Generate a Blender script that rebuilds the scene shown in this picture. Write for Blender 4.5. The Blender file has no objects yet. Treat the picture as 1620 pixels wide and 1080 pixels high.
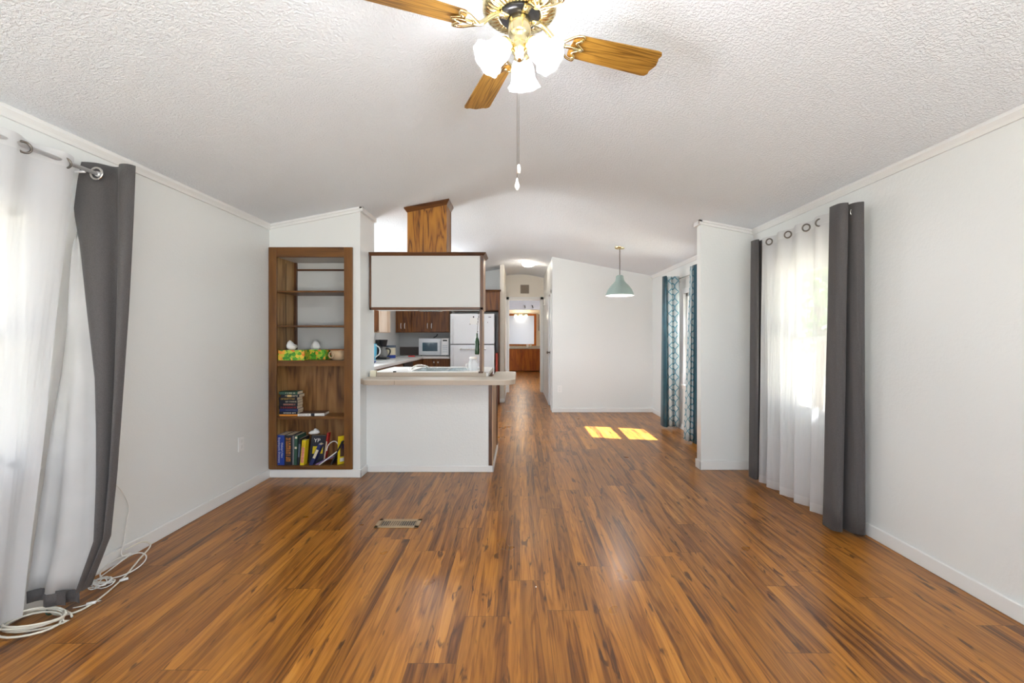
import bpy, bmesh, math, random
from mathutils import Vector, Matrix
random.seed(7)
scene = bpy.context.scene
C = scene.collection
pi = math.pi

# ------------------------------------------------------------ camera, world, sun, exposure
cam_data = bpy.data.cameras.new('camera')
cam = bpy.data.objects.new('camera', cam_data); C.objects.link(cam)
cam.location = (0, 0, 1.3); cam.rotation_euler = (pi/2, 0, 0)
cam_data.lens = 16.0; cam_data.sensor_width = 36.0; cam_data.sensor_fit = 'HORIZONTAL'
cam_data.shift_x = -12/1620; cam_data.shift_y = -8/1620
cam_data.clip_start = 0.02; cam_data.clip_end = 300
scene.camera = cam

scene.view_settings.view_transform = 'Standard'
scene.view_settings.look = 'None'
scene.view_settings.gamma = 1.0
scene.view_settings.use_curve_mapping = False
scene.view_settings.exposure = 0.82

world = bpy.data.worlds.new('world'); scene.world = world; world.use_nodes = True
wn = world.node_tree.nodes; wl = world.node_tree.links; wn.clear()
wo = wn.new('ShaderNodeOutputWorld'); wb = wn.new('ShaderNodeBackground')
sky = wn.new('ShaderNodeTexSky'); sky.sky_type = 'HOSEK_WILKIE'
sky.sun_direction = Vector((0.78, -0.2, 1.0)).normalized(); sky.turbidity = 4.0; sky.ground_albedo = 0.4
mixw = wn.new('ShaderNodeMixRGB'); mixw.inputs[0].default_value = 0.6; mixw.inputs[2].default_value = (0.86, 0.93, 1.0, 1)
wl.new(sky.outputs[0], mixw.inputs[1]); wl.new(mixw.outputs[0], wb.inputs[0])
wb.inputs[1].default_value = 2.1; wl.new(wb.outputs[0], wo.inputs[0])

def lamp(name, kind, loc, power, color=(1, 1, 1), **kw):
    d = bpy.data.lights.new(name, kind); d.energy = power; d.color = color
    for k, v in kw.items(): setattr(d, k, v)
    o = bpy.data.objects.new(name, d); C.objects.link(o); o.location = loc
    return o
sun = lamp('sun', 'SUN', (8, 5, 12), 30.0, (0.98, 0.97, 1.0), angle=0.012)
sun.rotation_euler = Vector((-0.80, 0.22, -1.0)).to_track_quat('-Z', 'Y').to_euler()
# added fill light, shining in through a made-up opening behind the camera
dl = lamp('rear_fill', 'AREA', (0.5, -1.85, 1.1), 68, (0.85, 0.925, 1.0), shape='RECTANGLE', size=3.2, size_y=1.6)
dl.rotation_euler = (pi/2 + 0.85, 0, 0.45)
# daylight at the kitchen and bedroom windows
for nm, loc, ry, sy, p in (('daylight_kitchen', (-2.80, 5.35, 1.6), -pi/2 + 0.45, 0.9, 60), ('daylight_bedroom', (2.60, 12.2, 1.35), pi/2, 1.2, 80)):
    a = lamp(nm, 'AREA', loc, p, (0.93, 0.97, 1.0), shape='RECTANGLE', size=1.2, size_y=sy)
    a.rotation_euler = (0, ry, 0)
# ------------------------------------------------------------ materials
def nt(name):
    m = bpy.data.materials.new(name); m.use_nodes = True
    return m, m.node_tree.nodes, m.node_tree.links
def mat(name, col, rough=0.5, metal=0.0, spec=0.5, emis=None, estr=0.0, coat=0.0, trans=0.0, alpha=1.0, sheen=0.0):
    m, n, l = nt(name); b = n['Principled BSDF']
    b.inputs['Base Color'].default_value = (*col, 1); b.inputs['Roughness'].default_value = rough
    b.inputs['Metallic'].default_value = metal; b.inputs['Specular IOR Level'].default_value = spec
    b.inputs['Coat Weight'].default_value = coat; b.inputs['Transmission Weight'].default_value = trans
    b.inputs['Alpha'].default_value = alpha; b.inputs['Sheen Weight'].default_value = sheen
    if emis: b.inputs['Emission Color'].default_value = (*emis, 1); b.inputs['Emission Strength'].default_value = estr
    return m
def coords(n, l, scale, which='Object', rot=(0, 0, 0)):
    t = n.new('ShaderNodeTexCoord'); mp = n.new('ShaderNodeMapping')
    mp.inputs['Scale'].default_value = scale; mp.inputs['Rotation'].default_value = rot
    if which == 'World':
        g = n.new('ShaderNodeNewGeometry'); l.new(g.outputs['Position'], mp.inputs[0])
    else: l.new(t.outputs[which], mp.inputs[0])
    return mp
def bumpy(name, col, rough, scale, strength, dist=0.01, spec=0.5, var=0.04, detail=4):
    m = mat(name, col, rough, spec=spec); n = m.node_tree.nodes; l = m.node_tree.links; b = n['Principled BSDF']
    mp = coords(n, l, (1, 1, 1), 'World')
    no = n.new('ShaderNodeTexNoise'); no.inputs['Scale'].default_value = scale; no.inputs['Detail'].default_value = detail
    l.new(mp.outputs[0], no.inputs[0])
    bp = n.new('ShaderNodeBump'); bp.inputs['Strength'].default_value = strength; bp.inputs['Distance'].default_value = dist
    l.new(no.outputs[0], bp.inputs['Height']); l.new(bp.outputs[0], b.inputs['Normal'])
    return m
def ramp(n, stops):
    r = n.new('ShaderNodeValToRGB'); e = r.color_ramp.elements
    e[0].position, e[0].color = stops[0][0], (*stops[0][1], 1)
    e[1].position, e[1].color = stops[-1][0], (*stops[-1][1], 1)
    for p, c in stops[1:-1]:
        x = e.new(p); x.color = (*c, 1)
    return r
def wood(name, dark, mid, light, axis='Z', rough=0.35, scale=1.0, coat=0.0, cathedral=0.6, board=None):
    m, n, l = nt(name); b = n['Principled BSDF']
    s = {'X': (0.9, 9, 9), 'Y': (9, 0.9, 9), 'Z': (9, 9, 0.9)}[axis]
    mp = coords(n, l, tuple(v*scale for v in s), 'World')
    n1 = n.new('ShaderNodeTexNoise'); n1.inputs['Scale'].default_value = 1.0; n1.inputs['Detail'].default_value = 3; n1.inputs['Distortion'].default_value = 0.4
    l.new(mp.outputs[0], n1.inputs[0])
    mul = n.new('ShaderNodeMath'); mul.operation = 'MULTIPLY'; mul.inputs[1].default_value = 9*cathedral + 1; l.new(n1.outputs[0], mul.inputs[0])
    fr = n.new('ShaderNodeMath'); fr.operation = 'PINGPONG'; fr.inputs[1].default_value = 0.5; l.new(mul.outputs[0], fr.inputs[0])
    n2 = n.new('ShaderNodeTexNoise'); n2.inputs['Scale'].default_value = 9.0; n2.inputs['Detail'].default_value = 4
    l.new(mp.outputs[0], n2.inputs[0])
    mx = n.new('ShaderNodeMath'); mx.operation = 'MULTIPLY_ADD'; mx.inputs[1].default_value = 1.1; l.new(fr.outputs[0], mx.inputs[0])
    sc = n.new('ShaderNodeMath'); sc.operation = 'MULTIPLY'; sc.inputs[1].default_value = 0.55; l.new(n2.outputs[0], sc.inputs[0]); l.new(sc.outputs[0], mx.inputs[2])
    r = ramp(n, [(0.22, dark), (0.42, mid), (0.8, light)]); l.new(mx.outputs[0], r.inputs[0])
    out = r.outputs[0]
    if board:
        mp2 = coords(n, l, (1, 1, 1), 'World'); sp = n.new('ShaderNodeSeparateXYZ'); l.new(mp2.outputs[0], sp.inputs[0])
        mo = n.new('ShaderNodeMath'); mo.operation = 'PINGPONG'; mo.inputs[1].default_value = board/2; l.new(sp.outputs[0 if axis == 'Z' else 2], mo.inputs[0])
        gt = n.new('ShaderNodeMath'); gt.operation = 'LESS_THAN'; gt.inputs[1].default_value = 0.0025; l.new(mo.outputs[0], gt.inputs[0])
        mm = n.new('ShaderNodeMixRGB'); mm.inputs[2].default_value = (*[c*0.3 for c in dark], 1); l.new(gt.outputs[0], mm.inputs[0]); l.new(out, mm.inputs[1]); out = mm.outputs[0]
    l.new(out, b.inputs['Base Color']); b.inputs['Roughness'].default_value = rough; b.inputs['Coat Weight'].default_value = coat
    return m

MT = {}
MT['wall'] = bumpy('white_wall_paint', (0.765, 0.78, 0.77), 0.30, 55, 0.22, 0.006)
MT['wall_hall'] = bumpy('cream_wall_paint', (0.80, 0.75, 0.67), 0.4, 55, 0.2, 0.006)
MT['wall_cream'] = bumpy('bath_wall_paint', (0.85, 0.76, 0.62), 0.4, 55, 0.2, 0.006)
MT['wall_grey'] = bumpy('grey_wall_paint', (0.48, 0.50, 0.56), 0.45, 55, 0.2, 0.006)
MT['trim'] = mat('white_trim_paint', (0.78, 0.78, 0.77), 0.3)
MT['panelwhite'] = mat('white_panel', (0.60, 0.60, 0.585), 0.45)
MT['white'] = mat('white_plastic', (0.85, 0.85, 0.84), 0.3)
MT['black'] = mat('black_plastic', (0.012, 0.012, 0.014), 0.3)
MT['dark'] = mat('dark_recess', (0.02, 0.017, 0.015), 0.7)

def ceiling_mat():
    m, n, l = nt('popcorn_ceiling'); b = n['Principled BSDF']
    mp = coords(n, l, (1, 1, 1), 'World')
    v = n.new('ShaderNodeTexNoise'); v.inputs['Scale'].default_value = 85; v.inputs['Detail'].default_value = 3; v.inputs['Roughness'].default_value = 0.6
    l.new(mp.outputs[0], v.inputs[0])
    rr = ramp(n, [(0.42, (0, 0, 0)), (0.62, (1, 1, 1))]); l.new(v.outputs[0], rr.inputs[0])
    bp = n.new('ShaderNodeBump'); bp.inputs['Strength'].default_value = 0.6; bp.inputs['Distance'].default_value = 0.007
    l.new(rr.outputs[0], bp.inputs['Height']); l.new(bp.outputs[0], b.inputs['Normal'])
    b.inputs['Base Color'].default_value = (0.84, 0.877, 0.925, 1); b.inputs['Roughness'].default_value = 0.9
    return m
MT['ceiling'] = ceiling_mat()

def floor_mat():
    m, n, l = nt('laminate_planks'); b = n['Principled BSDF']
    g = n.new('ShaderNodeNewGeometry'); sp = n.new('ShaderNodeSeparateXYZ'); l.new(g.outputs['Position'], sp.inputs[0])
    def mth(op, *a):
        k = n.new('ShaderNodeMath'); k.operation = op
        for i, v in enumerate(a):
            if isinstance(v, (int, float)): k.inputs[i].default_value = v
            else: l.new(v, k.inputs[i])
        return k.outputs[0]
    def rnd(u, v):
        c = n.new('ShaderNodeCombineXYZ'); w = n.new('ShaderNodeTexWhiteNoise'); w.noise_dimensions = '2D'
        for i, q in enumerate((u, v)):
            if isinstance(q, (int, float)): c.inputs[i].default_value = q
            else: l.new(q, c.inputs[i])
        l.new(c.outputs[0], w.inputs[0]); return w.outputs['Value']
    PW, PL = 0.192, 1.28
    px = mth('DIVIDE', mth('ADD', sp.outputs[0], 0.06), PW); row = mth('FLOOR', px)
    ly = mth('ADD', mth('DIVIDE', sp.outputs[1], PL), rnd(row, 3.7)); col = mth('FLOOR', ly)
    strip_i = mth('FLOOR', mth('MULTIPLY', px, 3.0)); sid = rnd(mth('ADD', strip_i, 0.37), mth('ADD', col, 0.21))
    jx = mth('LESS_THAN', mth('PINGPONG', px, 0.5), 0.004); jy = mth('LESS_THAN', mth('PINGPONG', ly, 0.5), 0.0011)
    joint = mth('MULTIPLY', mth('MAXIMUM', jx, jy), 0.75)
    class _O: pass
    strip = _O(); strip.outputs = {'Color': sid}; plank = _O(); plank.outputs = {'Fac': joint}
    # grain : noise stretched along Y, shifted per strip
    def grain(sx, sy, detail, dist, seedmul):
        mp = n.new('ShaderNodeMapping'); mp.inputs['Scale'].default_value = (sx, sy, 1); l.new(g.outputs['Position'], mp.inputs[0])
        no = n.new('ShaderNodeTexNoise'); no.noise_dimensions = '4D'; no.inputs['Scale'].default_value = 1; no.inputs['Detail'].default_value = detail; no.inputs['Distortion'].default_value = dist
        mu = n.new('ShaderNodeMath'); mu.operation = 'MULTIPLY'; mu.inputs[1].default_value = seedmul
        l.new(strip.outputs['Color'], mu.inputs[0]); l.new(mu.outputs[0], no.inputs['W']); l.new(mp.outputs[0], no.inputs[0]); return no
    g1 = grain(15, 0.8, 4, 0.8, 13.0)       # big flowing figure
    g2 = grain(120, 3.5, 3, 0.2, 31.0)      # fine pores
    g3 = grain(26, 5.0, 3, 0.8, 57.0)       # knots
    rings = n.new('ShaderNodeMath'); rings.operation = 'MULTIPLY'; rings.inputs[1].default_value = 7.0; l.new(g1.outputs[0], rings.inputs[0])
    pp = n.new('ShaderNodeMath'); pp.operation = 'PINGPONG'; pp.inputs[1].default_value = 0.5; l.new(rings.outputs[0], pp.inputs[0])
    a = n.new('ShaderNodeMath'); a.operation = 'MULTIPLY_ADD'; a.inputs[1].default_value = 0.45; l.new(pp.outputs[0], a.inputs[0])
    b2 = n.new('ShaderNodeMath'); b2.operation = 'MULTIPLY'; b2.inputs[1].default_value = 0.30; l.new(g2.outputs[0], b2.inputs[0]); l.new(b2.outputs[0], a.inputs[2])
    a2 = n.new('ShaderNodeMath'); a2.operation = 'MULTIPLY_ADD'; a2.inputs[1].default_value = 0.75; l.new(g1.outputs[0], a2.inputs[0]); l.new(a.outputs[0], a2.inputs[2])
    sb = n.new('ShaderNodeMath'); sb.operation = 'MULTIPLY_ADD'; sb.inputs[1].default_value = 0.10; l.new(strip.outputs['Color'], sb.inputs[0]); l.new(a2.outputs[0], sb.inputs[2])
    r = ramp(n, [(0.46, FL[0]), (0.62, FL[1]), (0.80, FL[2]), (1.0, FL[3])]); l.new(sb.outputs[0], r.inputs[0])
    kr = ramp(n, [(0.32, (0.85, 0.85, 0.85)), (0.39, (0, 0, 0))]); l.new(g3.outputs[0], kr.inputs[0])
    km = n.new('ShaderNodeMixRGB'); km.inputs[2].default_value = (0.06, 0.02, 0.008, 1); l.new(kr.outputs[0], km.inputs[0]); l.new(r.outputs[0], km.inputs[1])
    jm = n.new('ShaderNodeMixRGB'); jm.inputs[2].default_value = (0.07, 0.03, 0.012, 1); l.new(plank.outputs['Fac'], jm.inputs[0]); l.new(km.outputs[0], jm.inputs[1])
    hs = n.new('ShaderNodeHueSaturation'); l.new(jm.outputs[0], hs.inputs['Color'])
    hv = n.new('ShaderNodeMath'); hv.operation = 'MULTIPLY_ADD'; hv.inputs[1].default_value = 0.3; hv.inputs[2].default_value = 0.85; l.new(strip.outputs['Color'], hv.inputs[0]); l.new(hv.outputs[0], hs.inputs['Value'])
    l.new(hs.outputs[0], b.inputs['Base Color'])
    b.inputs['Roughness'].default_value = 0.27; b.inputs['Specular IOR Level'].default_value = 0.5
    rn = n.new('ShaderNodeTexNoise'); rn.inputs['Scale'].default_value = 3.0; l.new(g.outputs['Position'], rn.inputs[0])
    rm = n.new('ShaderNodeMapRange'); rm.inputs[3].default_value = 0.24; rm.inputs[4].default_value = 0.36; l.new(rn.outputs[0], rm.inputs[0]); l.new(rm.outputs[0], b.inputs['Roughness'])
    return m
FL = [(0.085, 0.026, 0.006), (0.235, 0.083, 0.012), (0.38, 0.15, 0.020), (0.48, 0.21, 0.036)]
MT['floor'] = floor_mat()
MT['oak'] = wood('honey_oak', (0.07, 0.020, 0.002), (0.30, 0.110, 0.008), (0.42, 0.175, 0.015), 'Z', 0.45, 0.7, cathedral=1.1)
MT['oakdark'] = wood('dark_oak_trim', (0.04, 0.012, 0.003), (0.085, 0.028, 0.006), (0.13, 0.046, 0.010), 'Z', 0.35, 1.2, cathedral=.3)
MT['oakdarkx'] = wood('dark_oak_trim_x', (0.04, 0.012, 0.003), (0.085, 0.028, 0.006), (0.13, 0.046, 0.010), 'X', 0.35, 1.2, cathedral=.3)
MT['casefr'] = wood('walnut_stile', (0.075, 0.026, 0.004), (0.13, 0.050, 0.008), (0.175, 0.070, 0.012), 'Z', 0.4, 1.0, cathedral=.25)
MT['casefrx'] = wood('walnut_rail', (0.075, 0.026, 0.004), (0.13, 0.050, 0.008), (0.175, 0.070, 0.012), 'X', 0.4, 1.0, cathedral=.25)
MT['paneling'] = wood('wood_paneling', (0.09, 0.034, 0.009), (0.20, 0.088, 0.024), (0.29, 0.145, 0.048), 'Z', 0.45, 0.7, cathedral=.5)
MT['cabinet'] = wood('kitchen_cabinet_oak', (0.06, 0.017, 0.003), (0.14, 0.042, 0.006), (0.21, 0.072, 0.010), 'Z', 0.5, 0.6, cathedral=.7)
MT['litwood'] = wood('pale_lit_wood', (0.50, 0.33, 0.20), (0.70, 0.55, 0.42), (0.80, 0.68, 0.56), 'Z', 0.5, 0.6, cathedral=.3)  # cabinet wood with the brightness of window light painted into its colour
MT['vanity'] = wood('vanity_wood', (0.32, 0.07, 0.004), (0.46, 0.12, 0.006), (0.55, 0.16, 0.01), 'Z', 0.6, 0.6, cathedral=.3)
MT['sidepanel'] = wood('end_panel_wood', (0.30, 0.17, 0.09), (0.42, 0.26, 0.15), (0.5, 0.33, 0.2), 'Z', 0.4, 0.8, cathedral=.3)
MT['blade'] = {}
MT['laminate'] = mat('beige_laminate', (0.60, 0.54, 0.46), 0.35)
MT['laminateedge'] = mat('beige_laminate_edge', (0.46, 0.38, 0.30), 0.4)
MT['counter'] = mat('white_laminate', (0.75, 0.74, 0.72), 0.3)
MT['brass'] = mat('polished_brass', (0.86, 0.74, 0.44), 0.17, metal=1.0)
MT['chrome'] = mat('brushed_nickel', (0.72, 0.70, 0.66), 0.25, metal=1.0)
MT['bronze'] = mat('antique_bronze', (0.18, 0.16, 0.14), 0.3, metal=1.0)
MT['steel'] = mat('stainless_steel', (0.62, 0.66, 0.66), 0.22, metal=1.0)
MT['backsplash'] = mat('brown_backsplash', (0.06, 0.045, 0.04), 0.4)
MT['kitgrey'] = mat('grey_kitchen_wallpaper', (0.42, 0.42, 0.42), 0.5)
MT['vinyl'] = mat('vinyl_window_frame', (0.86, 0.86, 0.86), 0.35)
MT['paper'] = mat('page_paper', (0.66, 0.56, 0.40), 0.8)
MT['paperw'] = mat('white_page_paper', (0.78, 0.74, 0.66), 0.8)

def glass_mat():
    m, n, l = nt('window_glass'); n.remove(n['Principled BSDF']); o = n['Material Output']
    t = n.new('ShaderNodeBsdfTransparent'); gl = n.new('ShaderNodeBsdfGlossy'); gl.inputs['Roughness'].default_value = 0.02
    f = n.new('ShaderNodeLayerWeight'); f.inputs[0].default_value = 0.25; sc = n.new('ShaderNodeMath'); sc.operation = 'MULTIPLY_ADD'; sc.inputs[1].default_value = 0.35; sc.inputs[2].default_value = 0.03; l.new(f.outputs['Facing'], sc.inputs[0]); mx = n.new('ShaderNodeMixShader')
    l.new(sc.outputs[0], mx.inputs[0]); l.new(t.outputs[0], mx.inputs[1]); l.new(gl.outputs[0], mx.inputs[2]); l.new(mx.outputs[0], o.inputs[0])
    return m
MT['glass'] = glass_mat()
def sheer_mat(name, col, transp):
    m, n, l = nt(name); n.remove(n['Principled BSDF']); o = n['Material Output']
    t = n.new('ShaderNodeBsdfTransparent'); d = n.new('ShaderNodeBsdfDiffuse'); d.inputs[0].default_value = (*col, 1)
    tr = n.new('ShaderNodeBsdfTranslucent'); tr.inputs[0].default_value = (*col, 1)
    m1 = n.new('ShaderNodeMixShader'); m1.inputs[0].default_value = 0.5; l.new(d.outputs[0], m1.inputs[1]); l.new(tr.outputs[0], m1.inputs[2])
    m2 = n.new('ShaderNodeMixShader'); m2.inputs[0].default_value = transp; l.new(m1.outputs[0], m2.inputs[1]); l.new(t.outputs[0], m2.inputs[2])
    l.new(m2.outputs[0], o.inputs[0]); return m
MT['sheer'] = sheer_mat('sheer_voile', (0.83, 0.83, 0.85), 0.26)
MT['sheerhem'] = sheer_mat('sheer_header', (0.80, 0.80, 0.81), 0.15)
def fabric(name, c1, c2, sc=(160, 160, 900), rough=0.85, tl=0.0):
    m, n, l = nt(name); b = n['Principled BSDF']; mp = coords(n, l, sc, 'World')
    no = n.new('ShaderNodeTexNoise'); no.inputs['Scale'].default_value = 0.25; no.inputs['Detail'].default_value = 3; l.new(mp.outputs[0], no.inputs[0])
    r = ramp(n, [(0.35, c1), (0.65, c2)]); l.new(no.outputs[0], r.inputs[0]); l.new(r.outputs[0], b.inputs['Base Color'])
    b.inputs['Roughness'].default_value = rough; b.inputs['Sheen Weight'].default_value = 0.1
    return m
MT['greyfab'] = fabric('charcoal_slub_fabric', (0.062, 0.057, 0.057), (0.092, 0.084, 0.084), (900, 900, 2200))
MT['lining'] = fabric('white_blackout_lining', (0.43, 0.425, 0.42), (0.47, 0.465, 0.46), (20, 20, 20), 0.6)
MT['teal'] = fabric('teal_satin', (0.008, 0.055, 0.085), (0.014, 0.08, 0.115), (20, 20, 40), 0.35)
def trellis():
    m, n, l = nt('blue_trellis_fabric'); b = n['Principled BSDF']
    uv = n.new('ShaderNodeTexCoord'); sp = n.new('ShaderNodeSeparateXYZ'); l.new(uv.outputs['UV'], sp.inputs[0])
    def mth(op, *a):
        k = n.new('ShaderNodeMath'); k.operation = op
        for i, v in enumerate(a):
            if isinstance(v, (int, float)): k.inputs[i].default_value = v
            else: l.new(v, k.inputs[i])
        return k.outputs[0]
    u = mth('MULTIPLY', sp.outputs[0], 5.5); v = mth('MULTIPLY', sp.outputs[1], 2*pi*3.4)
    s = mth('MULTIPLY', mth('SINE', v), 0.27)
    lines = []
    for sg, off in ((1, 0), (-1, 0), (0, 0.5)):
        w = mth('ADD', mth('ADD', u, mth('MULTIPLY', s, sg)), off)
        d = mth('ABSOLUTE', mth('SUBTRACT', mth('FRACT', w), 0.5)); lines.append(mth('LESS_THAN', d, 0.045 if sg else 0.03))
    # small rings where the lines part
    cu = mth('SUBTRACT', mth('FRACT', mth('ADD', u, 0.5)), 0.5); cv = mth('MULTIPLY', mth('SUBTRACT', mth('FRACT', mth('DIVIDE', v, pi)), 0.5), 0.8)
    rr = mth('SQRT', mth('ADD', mth('MULTIPLY', cu, cu), mth('MULTIPLY', cv, cv)))
    ring = mth('LESS_THAN', mth('ABSOLUTE', mth('SUBTRACT', rr, 0.22)), 0.05)
    f = mth('MAXIMUM', mth('MAXIMUM', lines[0], lines[1]), mth('MULTIPLY', ring, 1.0))
    mx = n.new('ShaderNodeMixRGB'); mx.inputs[1].default_value = (0.46, 0.53, 0.55, 1); mx.inputs[2].default_value = (0.09, 0.24, 0.32, 1)
    l.new(f, mx.inputs[0]); l.new(mx.outputs[0], b.inputs['Base Color']); b.inputs['Roughness'].default_value = 0.7
    return m
MT['trellis'] = trellis()
def shade_mat(name, e, tp=0.55, col=(1.0, 0.985, 0.95)):
    m, n, l = nt(name); n.remove(n['Principled BSDF']); o = n['Material Output']
    em = n.new('ShaderNodeEmission'); em.inputs[0].default_value = (*col, 1); em.inputs[1].default_value = e
    t = n.new('ShaderNodeBsdfTransparent'); d = n.new('ShaderNodeBsdfDiffuse'); d.inputs[0].default_value = (0.9, 0.9, 0.9, 1)
    ad = n.new('ShaderNodeAddShader'); l.new(em.outputs[0], ad.inputs[0]); l.new(d.outputs[0], ad.inputs[1])
    mx = n.new('ShaderNodeMixShader'); mx.inputs[0].default_value = tp; l.new(ad.outputs[0], mx.inputs[1]); l.new(t.outputs[0], mx.inputs[2]); l.new(mx.outputs[0], o.inputs[0])
    return m
MT['shade'] = shade_mat('frosted_glass_shade', 1.0, 0.45)
MT['dome'] = shade_mat('frosted_dome', 3.0, 0.5)
def blade_mat(ang):
    m, n, l = nt('fan_blade_oak'); b = n['Principled BSDF']
    uv = n.new('ShaderNodeTexCoord'); mp = n.new('ShaderNodeMapping'); mp.inputs['Scale'].default_value = (1.6, 22, 1); l.new(uv.outputs['UV'], mp.inputs[0])
    no = n.new('ShaderNodeTexNoise'); no.inputs['Scale'].default_value = 1; no.inputs['Detail'].default_value = 3; no.inputs['Distortion'].default_value = .5; l.new(mp.outputs[0], no.inputs[0])
    mu = n.new('ShaderNodeMath'); mu.operation = 'MULTIPLY'; mu.inputs[1].default_value = 7; l.new(no.outputs[0], mu.inputs[0])
    pp = n.new('ShaderNodeMath'); pp.operation = 'PINGPONG'; pp.inputs[1].default_value = 0.5; l.new(mu.outputs[0], pp.inputs[0])
    mp2 = n.new('ShaderNodeMapping'); mp2.inputs['Scale'].default_value = (8, 260, 1); l.new(uv.outputs['UV'], mp2.inputs[0])
    n2 = n.new('ShaderNodeTexNoise'); n2.inputs['Scale'].default_value = 1; l.new(mp2.outputs[0], n2.inputs[0])
    ad = n.new('ShaderNodeMath'); ad.operation = 'MULTIPLY_ADD'; ad.inputs[1].default_value = 0.7; l.new(n2.outputs[0], ad.inputs[0]); l.new(pp.outputs[0], ad.inputs[2])
    r = ramp(n, [(0.3, (0.12, 0.050, 0.008)), (0.55, (0.30, 0.145, 0.022)), (0.85, (0.42, 0.22, 0.04))]); l.new(ad.outputs[0], r.inputs[0])
    l.new(r.outputs[0], b.inputs['Base Color']); b.inputs['Roughness'].default_value = 0.3
    return m
MT['blade'] = blade_mat(0)

# ------------------------------------------------------------ mesh helpers
class MB:
    def __init__(s): s.bm = bmesh.new(); s.uv = s.bm.loops.layers.uv.new('UVMap'); s.T = Matrix()
    def v(s, p): return s.bm.verts.new(s.T @ Vector(p))
    def f(s, vs, uvs=None):
        try: fc = s.bm.faces.new(vs)
        except ValueError: return None
        if uvs:
            for lp, u in zip(fc.loops, uvs): lp[s.uv].uv = u
        return fc
    def box(s, x0, x1, y0, y1, z0, z1):
        a = [s.v((x, y, z)) for x in (x0, x1) for y in (y0, y1) for z in (z0, z1)]
        for q in ((0, 1, 3, 2), (4, 6, 7, 5), (0, 4, 5, 1), (2, 3, 7, 6), (0, 2, 6, 4), (1, 5, 7, 3)): s.f([a[i] for i in q])
        return s
    def prism(s, poly, a, b, axis='Y'):
        # poly: 2D list; axis 'Y' -> (x,z); 'X' -> (y,z); 'Z' -> (x,y)
        def P(p, t): return {'Y': (p[0], t, p[1]), 'X': (t, p[0], p[1]), 'Z': (p[0], p[1], t)}[axis]
        A = [s.v(P(p, a)) for p in poly]; B = [s.v(P(p, b)) for p in poly]; n = len(poly)
        uv = [(p[0], p[1]) for p in poly]
        s.f(A[::-1], uv[::-1]); s.f(B, uv)
        for i in range(n): s.f([A[i], A[(i+1) % n], B[(i+1) % n], B[i]], [uv[i], uv[(i+1) % n], uv[(i+1) % n], uv[i]])
        return s
    def lathe(s, prof, c=(0, 0, 0), seg=32, M=None, wav=None):
        M = M or Matrix(); c = Vector(c); rings = []
        for r, z in prof:
            ring = []
            for i in range(seg):
                t = 2*pi*i/seg; rr = max(r, 1e-4)
                if wav: rr, zz = wav(r, z, t)
                else: zz = z
                ring.append(s.v(c + M @ Vector((rr*math.cos(t), rr*math.sin(t), zz))))
            rings.append(ring)
        for a, b in zip(rings, rings[1:]):
            for i in range(seg): s.f([a[i], a[(i+1) % seg], b[(i+1) % seg], b[i]])
        return s, rings
    def cyl(s, c, r, z0, z1, seg=24, r2=None, M=None):
        s.lathe([(0, z0), (r, z0), (r2 if r2 is not None else r, z1), (0, z1)], c, seg, M); return s
    def tube(s, pts, r, seg=8, closed=False):
        pts = [Vector(p) for p in pts]; n = len(pts); rings = []; up = Vector((0.123, 0.31, 0.94)).normalized(); prev = None
        for i, p in enumerate(pts):
            if closed: t = pts[(i+1) % n] - pts[i-1]
            else: t = pts[min(i+1, n-1)] - pts[max(i-1, 0)]
            t.normalize()
            a = (prev - t*prev.dot(t)) if prev else up.cross(t)
            if a.length < 1e-4: a = Vector((1, 0, 0)).cross(t)
            a.normalize(); prev = a; b = t.cross(a)
            rings.append([s.v(p + (a*math.cos(2*pi*k/seg) + b*math.sin(2*pi*k/seg))*r) for k in range(seg)])
        m = n if closed else n-1
        for i in range(m):
            A, B = rings[i], rings[(i+1) % n]
            for k in range(seg): s.f([A[k], A[(k+1) % seg], B[(k+1) % seg], B[k]])
        if not closed: s.f(rings[0][::-1]); s.f(rings[-1])
        return s
    def torus(s, c, R, r, M=None, seg=24, sub=8):
        M = M or Matrix(); c = Vector(c)
        s.tube([c + M @ Vector((R*math.cos(2*pi*i/seg), R*math.sin(2*pi*i/seg), 0)) for i in range(seg)], r, sub, True); return s
    def grid(s, rows):
        # rows: list of lists of points, UV = metres along and z
        V = [[s.v(p) for p in row] for row in rows]
        L = [0]
        for a, b in zip(rows[0], rows[0][1:]): L.append(L[-1] + (Vector(b)-Vector(a)).length)
        for j in range(len(rows)-1):
            for i in range(len(rows[0])-1):
                s.f([V[j][i], V[j][i+1], V[j+1][i+1], V[j+1][i]], [(L[i], rows[j][i][2]), (L[i+1], rows[j][i+1][2]), (L[i+1], rows[j+1][i+1][2]), (L[i], rows[j+1][i][2])])
        return s

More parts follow.
